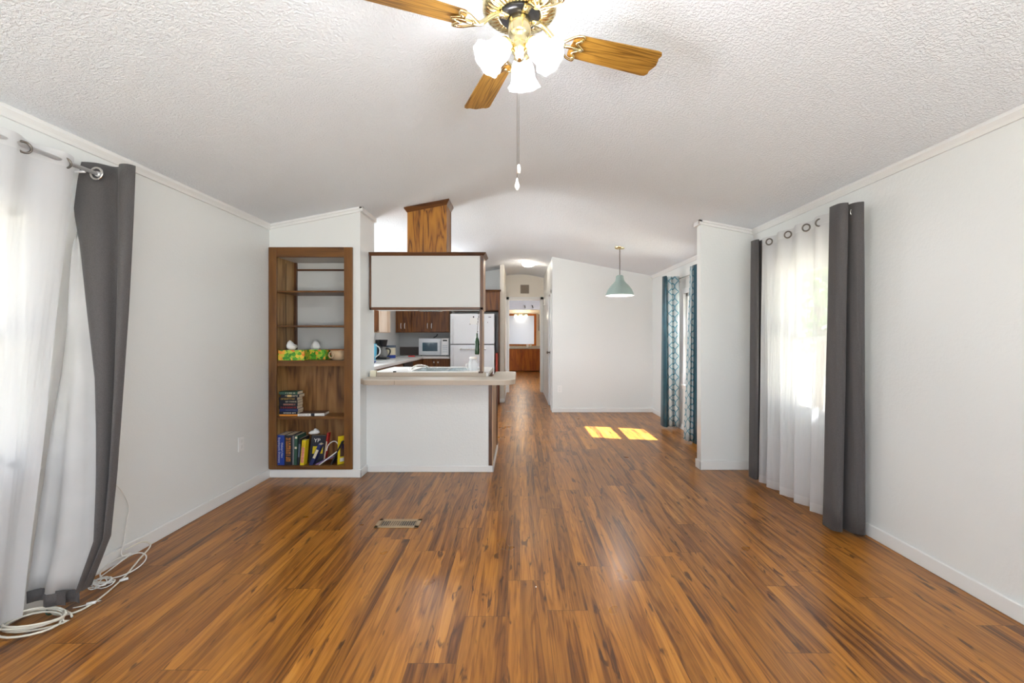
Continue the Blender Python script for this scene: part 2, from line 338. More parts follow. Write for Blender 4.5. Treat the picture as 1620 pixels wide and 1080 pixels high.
WL = {}
def setup(o, label=None, cat=None, group=None, kind=None):
    if label: o['label'] = label
    if cat: o['category'] = cat
    if group: o['group'] = group
    if kind: o['kind'] = kind
    return o
def thing(name, loc, label, cat, group=None):
    o = bpy.data.objects.new(name, None); C.objects.link(o); o.location = loc; o.empty_display_size = 0.05
    WL[o.name] = Vector(loc); return setup(o, label, cat, group)
def obj(name, mb, m, parent=None, smooth=False, bevel=0.0, solid=0.0, sub=0, label=None, cat=None, group=None, kind=None, bseg=2, fixn=True):
    bm = mb.bm
    if fixn: bmesh.ops.recalc_face_normals(bm, faces=bm.faces)
    cs = [v.co for v in bm.verts]
    mn = Vector([min(c[i] for c in cs) for i in range(3)]); mxx = Vector([max(c[i] for c in cs) for i in range(3)])
    w = Vector(((mn.x+mxx.x)/2, (mn.y+mxx.y)/2, mn.z))
    bmesh.ops.translate(bm, verts=bm.verts, vec=-w)
    me = bpy.data.meshes.new(name); bm.to_mesh(me); bm.free()
    for x in (m if isinstance(m, list) else [m]): me.materials.append(x)
    o = bpy.data.objects.new(name, me); C.objects.link(o); WL[o.name] = w
    if parent: o.parent = parent; o.location = w - WL[parent.name]
    else: o.location = w
    if smooth:
        for p in me.polygons: p.use_smooth = True
    if bevel:
        k = o.modifiers.new('b', 'BEVEL'); k.width = bevel; k.segments = bseg; k.limit_method = 'ANGLE'; k.angle_limit = 0.6
    if solid:
        k = o.modifiers.new('s', 'SOLIDIFY'); k.thickness = solid; k.offset = 0
    if sub:
        k = o.modifiers.new('u', 'SUBSURF'); k.levels = sub; k.render_levels = sub
    return setup(o, label, cat, group, kind)
def bx(*a): return MB().box(*a)
def st(name, mb, m, **k): return obj(name, mb, m, kind='structure', **k)
def text(s, size, m, parent, M, name='lettering', xs=1.0, depth=0.0004):
    cu = bpy.data.curves.new('t', 'FONT'); cu.body = s; cu.size = size; cu.align_x = 'CENTER'; cu.align_y = 'CENTER'; cu.extrude = depth; cu.resolution_u = 2
    to = bpy.data.objects.new('t', cu); C.objects.link(to); bpy.context.view_layer.update()
    me = bpy.data.meshes.new_from_object(to.evaluated_get(bpy.context.evaluated_depsgraph_get()))
    bpy.data.objects.remove(to)
    me.transform(Matrix.Diagonal((xs, 1, 1, 1))); me.transform(M); me.name = name
    me.transform(Matrix.Translation(-WL[parent.name]))
    me.materials.clear(); me.materials.append(m)
    o = bpy.data.objects.new(name, me); C.objects.link(o); o.parent = parent; WL[o.name] = WL[parent.name].copy()
    return o
def spline(pts, n=6):
    out = []; P = [Vector(p) for p in pts]
    for i in range(len(P)-1):
        p0 = P[max(i-1, 0)]; p1 = P[i]; p2 = P[i+1]; p3 = P[min(i+2, len(P)-1)]
        for k in range(n):
            t = k/n; out.append(0.5*((2*p1) + (p2-p0)*t + (2*p0-5*p1+4*p2-p3)*t*t + (-p0+3*p1-3*p2+p3)*t**3))
    out.append(P[-1]); return out
def cz(x):
    x = abs(x)
    return 2.775 - 0.194*x if x > 0.3 else 2.7459 - 0.3233*x*x

# ============================================================ STRUCTURE
XL, XR = -2.31, 2.28
st('floor', bx(-2.9, 2.4, -1.7, 18.2, -0.12, 0.0), MT['floor'])
cm = MB()
cm.prism([(-2.9, cz(2.9))] + [(x/20, cz(x/20)) for x in range(-6, 7)] + [(2.45, cz(2.45)), (2.45, 3.0), (-2.9, 3.0)], -1.7, 18.2)
st('ceiling', cm, MT['ceiling'])

def wall_y(mb, x0, x1, y0, y1, holes=(), top=None):
    """wall running along Y between x0..x1, with holes (ya,yb,za,zb)"""
    ys = sorted({y0, y1} | {h[0] for h in holes} | {h[1] for h in holes})
    z1 = top or (min(cz(x0), cz(x1)) + 0.02)
    for a, b in zip(ys, ys[1:]):
        hs = [h for h in holes if h[0] <= a+1e-6 and h[1] >= b-1e-6]
        if hs:
            mb.box(x0, x1, a, b, 0, hs[0][2]); mb.box(x0, x1, a, b, hs[0][3], z1)
        else: mb.box(x0, x1, a, b, 0, z1)
    return mb
def wall_x(mb, x0, x1, y0, y1, hole=None):
    """wall across the room, top follows the ceiling; hole (xa,xb,za,zb)"""
    def seg(a, b, z0, z1=None):
        if z1 is None:
            xs = [a] + [x/20 for x in range(-6, 7) if a < x/20 < b] + [b]
            mb.prism([(a, z0), (b, z0)] + [(x, cz(x)+0.01) for x in xs[::-1]], y0, y1)
        else: mb.box(a, b, y0, y1, z0, z1)
    if hole:
        xa, xb, za, zb = hole
        seg(x0, xa, 0); seg(xb, x1, 0); seg(xa, xb, zb)
        if za > 0: seg(xa, xb, 0, za)
    else: seg(x0, x1, 0)
    return mb
WIN_L = (1.05, 2.12, 0.68, 1.90); WIN_R = (3.10, 3.95, 0.64, 1.92); WIN_D = (5.40, 6.30, 0.63, 1.90); WIN_K = (4.9, 5.8, 1.1, 2.0); WIN_B = (11.6, 12.8, 0.7, 1.95)
st('wall_left', wall_y(MB(), XL-0.14, XL, -1.7, 4.6, [WIN_L], cz(2.31)+0.03), MT['wall'])
st('wall_kitchen_left', wall_y(MB(), -2.62, -2.48, 4.6, 9.5, [WIN_K], cz(2.48)+0.03), MT['wall'])
st('wall_right', wall_y(MB(), XR, XR+0.14, -1.7, 10.7, [WIN_R, WIN_D], cz(2.28)+0.03), MT['wall'])
st('wall_bedroom_right', wall_y(MB(), XR, XR+0.14, 10.7, 18.1, [WIN_B], cz(2.28)+0.03), MT['wall_grey'])
st('wall_bedroom_left', wall_y(MB(), -2.62, -2.48, 9.5, 18.1, [], cz(2.48)+0.03), MT['wall_grey'])
st('wall_rear', wall_x(MB(), -2.45, 2.42, -1.62, -1.5, (-1.6, 1.6, 0.5, 2.2)), MT['wall'])
# book nook wall (the front wall of the kitchen), with the niche opening of the bookcase
BX0, BX1, BZ0, BZ1 = -2.262, -1.588, 0.10, 2.06
nb = MB(); nb.box(XL, BX0, 4.2, 4.6, 0, 2.0); nb.box(BX1, -1.47, 4.2, 4.6, 0, 2.0); nb.box(BX0, BX1, 4.2, 4.6, 0, BZ0)
nb.box(XL, BX0, 4.2, 4.6, 2.0, BZ1); nb.box(BX1, -1.47, 4.2, 4.6, 2.0, BZ1)
nb.prism([(XL, BZ1), (-1.47, BZ1), (-1.47, cz(1.47)+.01), (XL, cz(2.31)+.01)], 4.2, 4.6)
st('wall_bookcase', nb, MT['wall'])
st('wall_partition', wall_x(MB(), 1.77, XR+0.01, 4.44, 4.54), MT['wall'])
st('wall_dining', wall_x(MB(), 0.56, XR+0.01, 7.8, 7.92), MT['wall'])
st('wall_kitchen_back', wall_x(MB(), -2.6, -0.40, 9.4, 9.52), MT['wall'])
st('wall_hall_left', wall_y(MB(), -0.385, -0.31, 8.94, 10.6, [], cz(0.31)+0.02), MT['wall_hall'])
DR = (8.05, 8.62, 0.0, 2.06)
st('wall_hall_right', wall_y(MB(), 0.56, 0.66, 7.92, 10.6, [DR], cz(0.6)+0.01), MT['wall'])
st('wall_hall_end', wall_x(MB(), -2.6, 2.4, 10.6, 10.72, (-0.245, 0.48, 0, 2.15)), MT['wall_hall'])
st('wall_bedroom', wall_x(MB(), -2.6, 2.4, 14.8, 14.92, (-1.2, 1.15, 0, 2.17)), MT['wall_grey'])
st('wall_bath_back', wall_x(MB(), -2.6, 2.4, 17.6, 17.72), MT['wall_cream'])
st('wall_bath_right', wall_y(MB(), 0.98, 1.08, 14.95, 17.6, [], 2.56), MT['wall_cream'])

# half wall below the breakfast bar
st('wall_peninsula', bx(-1.47, -0.264, 4.37, 4.43, 0, 0.86), MT['wall'])

# baseboards
def bb(name, *boxes):
    m = MB()
    for b_ in boxes: m.box(*b_)
    st(name, m, MT['trim'], bevel=0.006)
bb('baseboard_left', (XL, XL+0.014, -1.5, 4.2, 0, 0.085))
bb('baseboard_right', (XR-0.014, XR, -1.5, 4.44, 0, 0.085))
bb('baseboard_dining_right', (XR-0.014, XR, 4.54, 7.8, 0, 0.075))
bb('baseboard_bookcase', (XL, -1.47+0.014, 4.186, 4.2, 0, 0.075), (-1.47, -1.456, 4.186, 4.37, 0, 0.075))
bb('baseboard_peninsula', (-1.456, -0.25, 4.356, 4.37, 0, 0.06), (-0.264, -0.25, 4.356, 5.3, 0, 0.06))
bb('baseboard_partition', (1.756, XR, 4.426, 4.44, 0, 0.085), (1.756, 1.77, 4.426, 4.554, 0, 0.085))
bb('baseboard_dining', (0.55, XR, 7.786, 7.8, 0, 0.075))
bb('baseboard_hall_left', (-0.40, -0.30, 8.926, 8.94, 0, 0.08), (-0.31, -0.296, 8.926, 10.6, 0, 0.08))
bb('baseboard_hall_right', (0.546, 0.56, 8.72, 10.6, 0, 0.08))
# crown moulding
def crown(name, x, y0, y1, s):
    z = cz(x); m = MB()
    m.prism([(x, z-0.045), (x+s*0.012, z-0.045), (x+s*0.018, z-0.03), (x+s*0.03, z-0.012), (x+s*0.03, z+0.012), (x, z+0.012)], y0, y1); st(name, m, MT['trim'])
crown('trim_1', XL, -1.5, 4.2, 1); crown('trim_2', XR, -1.5, 4.44, -1); crown('trim_3', XR, 4.54, 7.8, -1)
def crown_x(name, x0, x1, y, s=-1, extra=None):
    m = MB(); o = 0.042
    m.prism([(x0, cz(x0)-o), (x1, cz(x1)-o), (x1, cz(x1)+0.01), (x0, cz(x0)+0.01)], y+s*0.018, y)
    m.prism([(x0, cz(x0)-o*0.45), (x1, cz(x1)-o*0.45), (x1, cz(x1)+0.01), (x0, cz(x0)+0.01)], y+s*0.03, y)
    if extra: m.box(*extra)
    st(name, m, MT['trim'])
crown_x('trim_4', XL, -1.44, 4.2, -1, (-1.47, -1.445, 4.17, 4.6, cz(1.47)-0.04, cz(1.47)+0.0))
crown_x('trim_5', 1.745, XR, 4.44, -1, (1.745, 1.77, 4.41, 4.56, cz(1.77)-0.04, cz(1.77)+0.0))
# corner beads / casings
cs = MB(); cs.box(-0.32, -0.245, 10.575, 10.6, 0, 2.22); cs.box(0.48, 0.555, 10.575, 10.6, 0, 2.22); cs.box(-0.32, 0.555, 10.575, 10.6, 2.15, 2.22)
st('trim_6', cs, MT['trim'], bevel=0.005)
cs = MB(); cs.box(0.545, 0.56, 7.97, DR[0], 0, 2.12); cs.box(0.545, 0.56, DR[1], DR[1]+0.08, 0, 2.12); cs.box(0.545, 0.56, 7.97, DR[1]+0.08, DR[3], 2.12)
st('trim_7', cs, MT['trim'], bevel=0.005)
# hall door, standing slightly ajar in the right-hand wall
d = st('door_1', bx(0.575, 0.61, DR[0]+0.005, DR[1]-0.005, 0.01, DR[3]-0.005), MT['trim'], bevel=0.004)
k = MB(); k.cyl((0.575, 8.56, 1.0), 0.03, 0, 0.008, 20, M=Matrix.Rotation(-pi/2, 4, 'Y')); k.cyl((0.567, 8.56, 1.0), 0.011, 0, 0.03, 16, M=Matrix.Rotation(-pi/2, 4, 'Y'))
k.lathe([(0, 0.028), (0.018, 0.03), (0.027, 0.042), (0.025, 0.056), (0, 0.062)], (0.567, 8.56, 1.0), 20, Matrix.Rotation(-pi/2, 4, 'Y'))
obj('door_knob', k, MT['bronze'], d, smooth=True)
for z in (0.2, 1.0, 1.8):
    obj('hinge', MB().cyl((0.565, DR[0]+0.008, z), 0.008, 0, 0.09, 10), MT['bronze'], d)

# windows: double-hung vinyl sashes
def window(name, side, y0, y1, z0, z1):
    x = XL if side < 0 else XR; o = side
    def X(a, b): return tuple(sorted((x + o*a, x + o*b)))
    fr = MB()
    a = X(0.03, 0.13)
    fr.box(*a, y0, y0+0.045, z0, z1); fr.box(*a, y1-0.045, y1, z0, z1); fr.box(*a, y0, y1, z0, z0+0.045); fr.box(*a, y0, y1, z1-0.045, z1)
    w = st(name, fr, MT['vinyl'], bevel=0.004)
    zm = (z0+z1)/2
    for nm, a, za, zb in (('upper_sash', X(0.085, 0.115), zm-0.02, z1-0.045), ('lower_sash', X(0.045, 0.08), z0+0.045, zm+0.02)):
        f = MB(); ya, yb = y0+0.045, y1-0.045
        f.box(*a, ya, ya+0.035, za, zb); f.box(*a, yb-0.035, yb, za, zb); f.box(*a, ya, yb, za, za+0.04); f.box(*a, ya, yb, zb-0.04, zb)
        s_ = obj(nm, f, MT['vinyl'], w, bevel=0.003)
        mid = (a[0]+a[1])/2
        obj('pane', bx(mid-0.002, mid+0.002, ya+0.03, yb-0.03, za+0.035, zb-0.035), MT['glass'], s_)
    c = MB(); a = X(-0.015, 0.0)
    c.box(*a, y0-0.06, y0+0.005, z0-0.06, z1+0.06); c.box(*a, y1-0.005, y1+0.06, z0-0.06, z1+0.06)
    c.box(*a, y0, y1, z1-0.005, z1+0.06); c.box(*a, y0, y1, z0-0.06, z0+0.005)
    obj('casing', c, MT['vinyl'], w, bevel=0.003)
    a = X(-0.035, 0.03); obj('sill', bx(*a, y0-0.05, y1+0.05, z0-0.012, z0+0.008), MT['vinyl'], w, bevel=0.004)
    return w
window('window_1', -1, *WIN_L); window('window_2', 1, *WIN_R); window('window_3', 1, *WIN_D)

# ============================================================ OUTSIDE
MT['grass'] = bumpy('dry_pale_yard', (0.42, 0.40, 0.30), 0.9, 8, 0.5, 0.05)
st('ground', bx(-40, 40, -30, 50, -0.9, -0.7), MT['grass'])
def leafmat(name, a, b_):
    m, n, l = nt(name); b = n['Principled BSDF']; mp = coords(n, l, (1, 1, 1), 'World')
    no = n.new('ShaderNodeTexNoise'); no.inputs['Scale'].default_value = 3; l.new(mp.outputs[0], no.inputs[0])
    r = ramp(n, [(0.35, a), (0.65, b_)]); l.new(no.outputs[0], r.inputs[0]); l.new(r.outputs[0], b.inputs['Base Color']); b.inputs['Roughness'].default_value = 0.7; return m
MT['leaf'] = leafmat('green_leaves', (0.08, 0.17, 0.03), (0.22, 0.36, 0.08)); MT['leaf2'] = leafmat('pale_green_leaves', (0.14, 0.24, 0.06), (0.34, 0.46, 0.16))
MT['bark'] = mat('tree_bark', (0.18, 0.13, 0.09), 0.9)
MT['deck'] = mat('weathered_deck_wood', (0.45, 0.42, 0.38), 0.8)
def tree(x, y, h, r, lm, label, nl=1500):
    t = thing('tree', (x, y, -0.7), label, 'tree', None)
    obj('trunk', MB().tube(spline([(x, y, -0.7), (x+.1, y, h*.3), (x-.05, y+.1, h*.6), (x, y, h*.85)]), 0.13, 8), MT['bark'], t, smooth=True)
    m = MB()
    for i in range(nl):
        th = random.uniform(0, 2*pi); cph = random.uniform(-1, 1); rr = r*(random.random()**0.4)
        p = Vector((x + rr*math.sin(math.acos(cph))*math.cos(th), y + rr*math.sin(math.acos(cph))*math.sin(th), h*0.62 + rr*cph*1.15))
        a = Vector((random.uniform(-1, 1), random.uniform(-1, 1), random.uniform(-1, 1))).normalized(); b = a.cross(Vector((random.uniform(-1, 1), random.uniform(-1, 1), 0.3))).normalized()
        s = random.uniform(0.09, 0.2)
        m.f([m.v(p-a*s), m.v(p+b*s*.55), m.v(p+a*s), m.v(p-b*s*.55)])
    obj('foliage', m, lm, t, fixn=False)
tree(-8.0, 5.8, 5.2, 1.9, MT['leaf'], 'dark green leafy tree outside the left window, nearer the camera side')
tree(-11.5, 9.5, 6.5, 2.6, MT['leaf2'], 'tall pale green tree far beyond the left window')
tree(8.2, 12.5, 5.0, 2.0, MT['leaf'], 'leafy green tree seen through the right living room window')
tree(6.2, 2.4, 6.6, 1.8, MT['leaf'], 'leafy green tree added close outside the right living room window to block the sun', 6000)  # crown put out of view in the sun's path, keeps patches off the floor
tree(8.5, 22.0, 5.6, 2.6, MT['leaf2'], 'pale green tree seen through the dining window between the teal curtains')
rl = thing('porch_railing', (-3.9, 3.0, -0.7), 'weathered wooden porch railing outside the left window', 'railing')
obj('top_rail', bx(-3.95, -3.85, 1.0, 5.2, 0.95, 0.99), MT['deck'], rl)
obj('bottom_rail', bx(-3.92, -3.88, 1.0, 5.2, 0.15, 0.19), MT['deck'], rl)
for i in range(22):
    y = 1.08+i*0.19; obj('baluster', bx(-3.92, -3.88, y-.018, y+.018, 0.17, 0.96), MT['deck'], rl)
for y in (1.0, 5.15): obj('post', bx(-3.95, -3.85, y-.05, y+.05, -0.7, 1.05), MT['deck'], rl)

# ============================================================ CEILING FAN
FX, FY = 0.0, 1.85
fan = thing('ceiling_fan', (FX, FY, 2.40), 'brass ceiling fan with four oak blades and three lit frosted glass shades', 'ceiling fan')
m = MB(); m.lathe([(0.0, 2.80), (0.125, 2.80), (0.125, 2.735), (0.14, 2.73), (0.148, 2.70), (0.150, 2.64), (0.146, 2.625), (0.138, 2.622), (0.0, 2.622)], (FX, FY, 0), 64)
obj('motor_housing', m, MT['brass'], fan, smooth=True)
m = MB()
def ribw(r, z, t): return r, z + (0.0045*max(0, math.cos(40*t)) if 0.085 < r < 0.135 else 0)
m.lathe([(0.149, 2.632), (0.150, 2.622), (0.142, 2.612), (0.134, 2.608), (0.125, 2.604), (0.110, 2.600), (0.095, 2.598), (0.084, 2.598), (0.080, 2.604)], (FX, FY, 0), 320, wav=ribw)
obj('ribbed_plate', m, MT['brass'], fan, smooth=True)
m = MB(); m.lathe([(0.0, 2.606), (0.082, 2.606), (0.080, 2.592), (0.055, 2.588), (0.0, 2.588)], (FX, FY, 0), 48); obj('motor_hub', m, MT['black'], fan, smooth=True)
BL = [19, 111, 203, 293]
for bi, ang in enumerate(BL):
    R = Matrix.Translation((FX, FY, 0)) @ Matrix.Rotation(math.radians(ang), 4, 'Z')
    # bracket: arm, then scrolled plate
    br = MB(); br.T = R
    br.tube(spline([(0.062, 0, 2.590), (0.095, 0, 2.585), (0.13, 0, 2.560), (0.165, 0, 2.528), (0.20, 0, 2.521)], 5), 0.010, 8)
    br.box(0.05, 0.085, -0.014, 0.014, 2.581, 2.596)
    P = R @ Matrix.Translation((0.20, 0, 2.521)) @ Matrix.Rotation(math.radians(-11), 4, 'X')
    br.T = P
    for s_ in (-1, 1):
        br.tube(spline([(-0.03, 0, 0), (0.0, s_*0.028, 0), (0.03, s_*0.055, 0), (0.062, s_*0.062, 0), (0.06, s_*0.040, 0), (0.045, s_*0.026, 0), (0.066, s_*0.012, 0), (0.085, 0, 0)], 6), 0.0055, 6)
    br.tube([(-0.02, 0, 0), (0.08, 0, 0)], 0.008, 8)
    b1 = obj('blade_bracket', br, MT['brass'], fan, smooth=True)
    sc = MB(); sc.T = P
    for p in ((0.055, 0.045), (0.055, -0.045), (0.072, 0)):
        sc = MB(); sc.T = P; sc.lathe([(0, -0.010), (0.006, -0.009), (0.007, -0.004), (0, -0.004)], (p[0], p[1], 0), 10)
        obj('screw', sc, MT['brass'], b1, smooth=True)
    # blade
    L = 0.455; w0, w1 = 0.058, 0.072
    up = [(0.03, 0.030), (0.035, w0-0.006), (0.045, w0), (0.25, 0.066), (L-0.035, w1), (L-0.018, w1-0.003), (L-0.008, w1-0.018), (L-0.012, w1-0.034), (L-0.006, 0.022), (L, 0.0)]
    out = up + [(x, -y) for x, y in up[::-1][1:]]
    bl = MB(); bl.T = P; bl.prism(out, 0.006, 0.0125, 'Z')
    o = obj('blade', bl, MT['blade'], fan, bevel=0.0015)
# light kit
lk = MB(); lk.lathe([(0.0, 2.592), (0.044, 2.592), (0.046, 2.585), (0.046, 2.53), (0.042, 2.522), (0.034, 2.515), (0.030, 2.50), (0.033, 2.485), (0.036, 2.47), (0.030, 2.452), (0.020, 2.44), (0.018, 2.425), (0.010, 2.415), (0.0, 2.412)], (FX, FY, 0), 40)
lkit = obj('light_kit', lk, MT['brass'], fan, smooth=True)
for ang in (82, 205, 328):
    a = math.radians(ang); dv = Vector((math.cos(a), math.sin(a), 0)); c0 = Vector((FX, FY, 0))
    ar = MB(); ar.tube(spline([c0+dv*0.025+Vector((0, 0, 2.47)), c0+dv*0.045+Vector((0, 0, 2.482)), c0+dv*0.058+Vector((0, 0, 2.470))], 5), 0.008, 8)
    ax = (dv*0.72 + Vector((0, 0, -0.70))).normalized()
    Q = Vector((0, 0, 1)).rotation_difference(ax).to_matrix().to_4x4()
    neck = c0 + dv*0.052 + Vector((0, 0, 2.476))
    ar.lathe([(0.0, -0.008), (0.020, -0.006), (0.030, 0.004), (0.033, 0.012), (0.031, 0.020), (0.028, 0.018)], neck, 24, Q)
    obj('lamp_socket', ar, MT['brass'], fan, smooth=True)
    sh = MB()
    def wv(r, z, t): return r*(1 + (0.05*math.cos(8*t) if z > 0.11 else 0)), z
    sh.lathe([(0.026, 0.008), (0.032, 0.018), (0.042, 0.034), (0.048, 0.052), (0.049, 0.072), (0.052, 0.092), (0.060, 0.110), (0.070, 0.124), (0.0685, 0.125), (0.058, 0.111), (0.050, 0.093), (0.047, 0.072), (0.046, 0.052), (0.040, 0.035), (0.029, 0.019)], neck, 48, Q, wv)
    obj('glass_shade', sh, MT['shade'], fan, smooth=True)
    p = neck + ax*0.085
    bb_ = MB(); bb_.lathe([(0, 0.03), (0.012, 0.032), (0.014, 0.045), (0.024, 0.065), (0.026, 0.082), (0.02, 0.098), (0, 0.106)], neck, 16, Q); obj('bulb', bb_, MT['shade'], fan, smooth=True)
    lamp('fan_bulb_light', 'POINT', p, 17.5, (0.94, 0.965, 1.0), shadow_soft_size=0.035)
def chain(x, y, z0, z1, kind, label):
    m = MB()
    pc = obj('pull_chain', MB().tube([(x, y, z0), (x, y, z1+0.02)], 0.0011, 6), MT['bronze'], fan)
    if kind: m.lathe([(0, z1+0.024), (0.003, z1+0.022), (0.005, z1+0.010), (0.0105, z1-0.006), (0.0105, z1-0.014), (0.006, z1-0.022), (0.003, z1-0.027), (0, z1-0.027)], (x, y, 0), 20)
    else: m.lathe([(0, z1+0.02), (0.005, z1+0.018), (0.008, z1), (0.008, z1-0.004), (0.0075, z1-0.005), (0.0075, z1-0.016), (0, z1-0.018)], (x, y, 0), 20)
    obj('pull_knob', m, MT['white'], pc, smooth=True)
chain(-0.010, 1.835, 2.42, 1.915, 1, ''); chain(-0.003, 1.865, 2.42, 1.985, 0, '')

# ============================================================ PENDANT and HALL LIGHT
PX, PY = 1.365, 6.2
pd = thing('pendant_lamp', (PX, PY, 1.855), 'sage green metal pendant lamp hanging from the dining ceiling', 'pendant lamp')
MT['sage'] = mat('sage_green_enamel', (0.29, 0.37, 0.345), 0.45)
obj('canopy', MB().lathe([(0, 2.55), (0.068, 2.55), (0.068, 2.500), (0.055, 2.490), (0.0, 2.485)], (PX, PY, 0), 32)[0], MT['brass'], pd, smooth=True)
obj('cord', MB().tube([(PX, PY, 2.49), (PX, PY, 2.12)], 0.006, 8), MT['bronze'], pd)
prof = [(0.0, 2.135), (0.035, 2.133), (0.048, 2.120), (0.052, 2.09), (0.062, 2.055), (0.085, 2.025), (0.125, 1.985), (0.160, 1.935), (0.185, 1.875), (0.190, 1.860)]
obj('lamp_shade', MB().lathe(prof, (PX, PY, 0), 48)[0], MT['sage'], pd, smooth=True, solid=0.003)
obj('shade_liner', MB().lathe([(r-0.004, z-0.004) for r, z in prof[3:]], (PX, PY, 0), 48)[0], MT['white'], pd, smooth=True)
obj('bulb', MB().lathe([(0, 1.905), (0.02, 1.91), (0.032, 1.93), (0.03, 1.955), (0.016, 1.985), (0, 1.99)], (PX, PY, 0), 20)[0], shade_mat('pendant_bulb_glow', 5, 0.3), pd, smooth=True)
lamp('pendant_light', 'POINT', (PX, PY, 1.945), 26, (1.0, 0.96, 0.92), shadow_soft_size=0.03)
HX, HY = 0.17, 8.85
hl = thing('ceiling_light', (HX, HY, 2.64), 'round frosted dome ceiling light glowing in the hallway', 'ceiling light')
obj('base_plate', MB().lathe([(0, 2.775), (0.135, 2.775), (0.140, 2.735), (0.0, 2.73)], (HX, HY, 0), 40)[0], MT['white'], hl, smooth=True)
obj('dome', MB().lathe([(0.132, 2.735), (0.128, 2.705), (0.105, 2.675), (0.065, 2.655), (0.0, 2.648)], (HX, HY, 0), 40)[0], MT['dome'], hl, smooth=True)
lamp('hall_light', 'POINT', (HX, HY, 2.69), 10, (1.0, 0.88, 0.72), shadow_soft_size=0.03)

# ============================================================ BOOKCASE built into the niche
bc = thing('bookcase', (-1.92, 4.38, 0.075), 'tall built-in brown wooden bookcase set in the white wall left of the bar', 'bookcase')
fx0, fx1, fz0, fz1 = -2.305, -1.535, 0.078, 2.12
yF, yB = 4.178, 4.2
obj('stile', bx(fx0, fx0+0.072, yF, yB, fz0, fz1), MT['casefr'], bc, bevel=0.003)
obj('stile', bx(fx1-0.078, fx1, yF, yB, fz0, fz1), MT['casefr'], bc, bevel=0.003)
obj('top_rail', bx(fx0+0.072, fx1-0.078, yF, yB, fz1-0.092, fz1), MT['casefrx'], bc, bevel=0.003)
obj('bottom_rail', bx(fx0+0.072, fx1-0.078, yF, yB, fz0, fz0+0.032), MT['casefrx'], bc, bevel=0.003)
ix0, ix1 = BX0+0.001, BX1-0.001
MT['paneling_b'] = wood('wood_paneling_boards', (0.14, 0.065, 0.018), (0.32, 0.17, 0.055), (0.44, 0.26, 0.10), 'Z', 0.45, 0.7, cathedral=.5)
obj('side_panel', bx(ix0, ix0+0.014, 4.2, 4.565, 0.1, 2.055), MT['paneling_b'], bc)
obj('side_panel', bx(ix1-0.014, ix1, 4.2, 4.565, 0.1, 2.055), MT['paneling_b'], bc)
sg = MB(); sg.box(ix0+0.0135, ix0+0.0155, 4.372, 4.378, 1.1, 2.0); obj('panel_groove', sg, MT['dark'], bc)
obj('back_post', bx(ix0+0.014, ix0+0.034, 4.535, 4.565, 1.06, 2.04), MT['oakdark'], bc)
obj('upper_back', bx(ix0+0.014, ix1-0.014, 4.57, 4.585, 1.0, 2.055), MT['panelwhite'], bc, label='white painted upper back panel')
obj('lower_back', bx(ix0+0.014, ix1-0.014, 4.40, 4.412, 0.1, 1.07), MT['paneling'], bc)
obj('top_board', bx(ix0+0.014, ix1-0.014, 4.2, 4.57, 2.035, 2.055), MT['panelwhite'], bc, label='white painted top board')
obj('cleat', bx(ix0+0.034, ix1-0.014, 4.545, 4.569, 1.955, 1.972), MT['oakdarkx'], bc)
def shelf(z, t, y1): obj('shelf', bx(ix0+0.014, ix1-0.014, 4.196, y1, z-t, z), MT['casefrx'], bc, bevel=0.002)
shelf(1.722, 0.016, 4.57); shelf(1.402, 0.014, 4.57); shelf(1.078, 0.052, 4.57); shelf(0.562, 0.026, 4.40); shelf(0.112, 0.012, 4.40)

# ---- books
def cmat(name, c, rough=0.5): return mat(name, c, rough)
COL = {k: cmat(k+'_cover', v) for k, v in dict(navy=(0.012, 0.025, 0.12), blue=(0.01, 0.045, 0.28), ink=(0.012, 0.013, 0.022), yellow=(0.75, 0.56, 0.01), red=(0.5, 0.025, 0.02), orange=(0.8, 0.30, 0.04),
       cream=(0.7, 0.62, 0.45), whitec=(0.78, 0.76, 0.72), green=(0.03, 0.09, 0.06), grey=(0.2, 0.2, 0.22), slate=(0.10, 0.13, 0.18), brown=(0.12, 0.06, 0.04), gold=(0.7, 0.45, 0.08), pink=(0.75, 0.35, 0.25), violet=(0.18, 0.12, 0.28)).items()}
def book(loc, th, ht, dp, col, label, M=None, name='book', group=None, pages='paper', txt=None, tcol='whitec', tsize=None, bands=(), hard=0.002, lets=False):
    """spine faces -Y at local y=0; thickness along X, height Z, depth Y; M rotates about loc"""
    t = thing(name, loc, label, 'book', group)
    T = Matrix.Translation(loc) @ (M or Matrix())
    m = MB(); m.T = T; c = hard
    m.box(0, c, 0, dp, 0, ht); m.box(th-c, th, 0, dp, 0, ht); m.box(c, th-c, 0, c, 0, ht); obj('cover', m, COL[col] if isinstance(col, str) else col, t)
    m = MB(); m.T = T; m.box(c, th-c, c, dp-0.004, 0.003, ht-0.003); obj('pages', m, MT[pages], t)
    for (za, zb, bc_) in bands:
        m = MB(); m.T = T; m.box(th*.12, th*.88, -0.0006, 0, za*ht, zb*ht); obj('spine_band', m, COL[bc_], t)
    if lets:
        letters(t, T @ Matrix.Translation((0, -0.0008, 0)), th*.2, th*.8, ht*.12, ht*.88, COL[tcol])
    if txt:
        TT = T @ Matrix.Translation((th/2, -0.0008, ht/2)) @ Matrix.Rotation(pi/2, 4, 'X') @ Matrix.Rotation(-pi/2, 4, 'Z')
        if isinstance(txt, str): text(txt, tsize or th*.7, COL[tcol], t, TT)
        else:
            for s_, off, sz in txt: text(s_, sz, COL[tcol], t, TT @ Matrix.Translation((0, off, 0)))
    return t
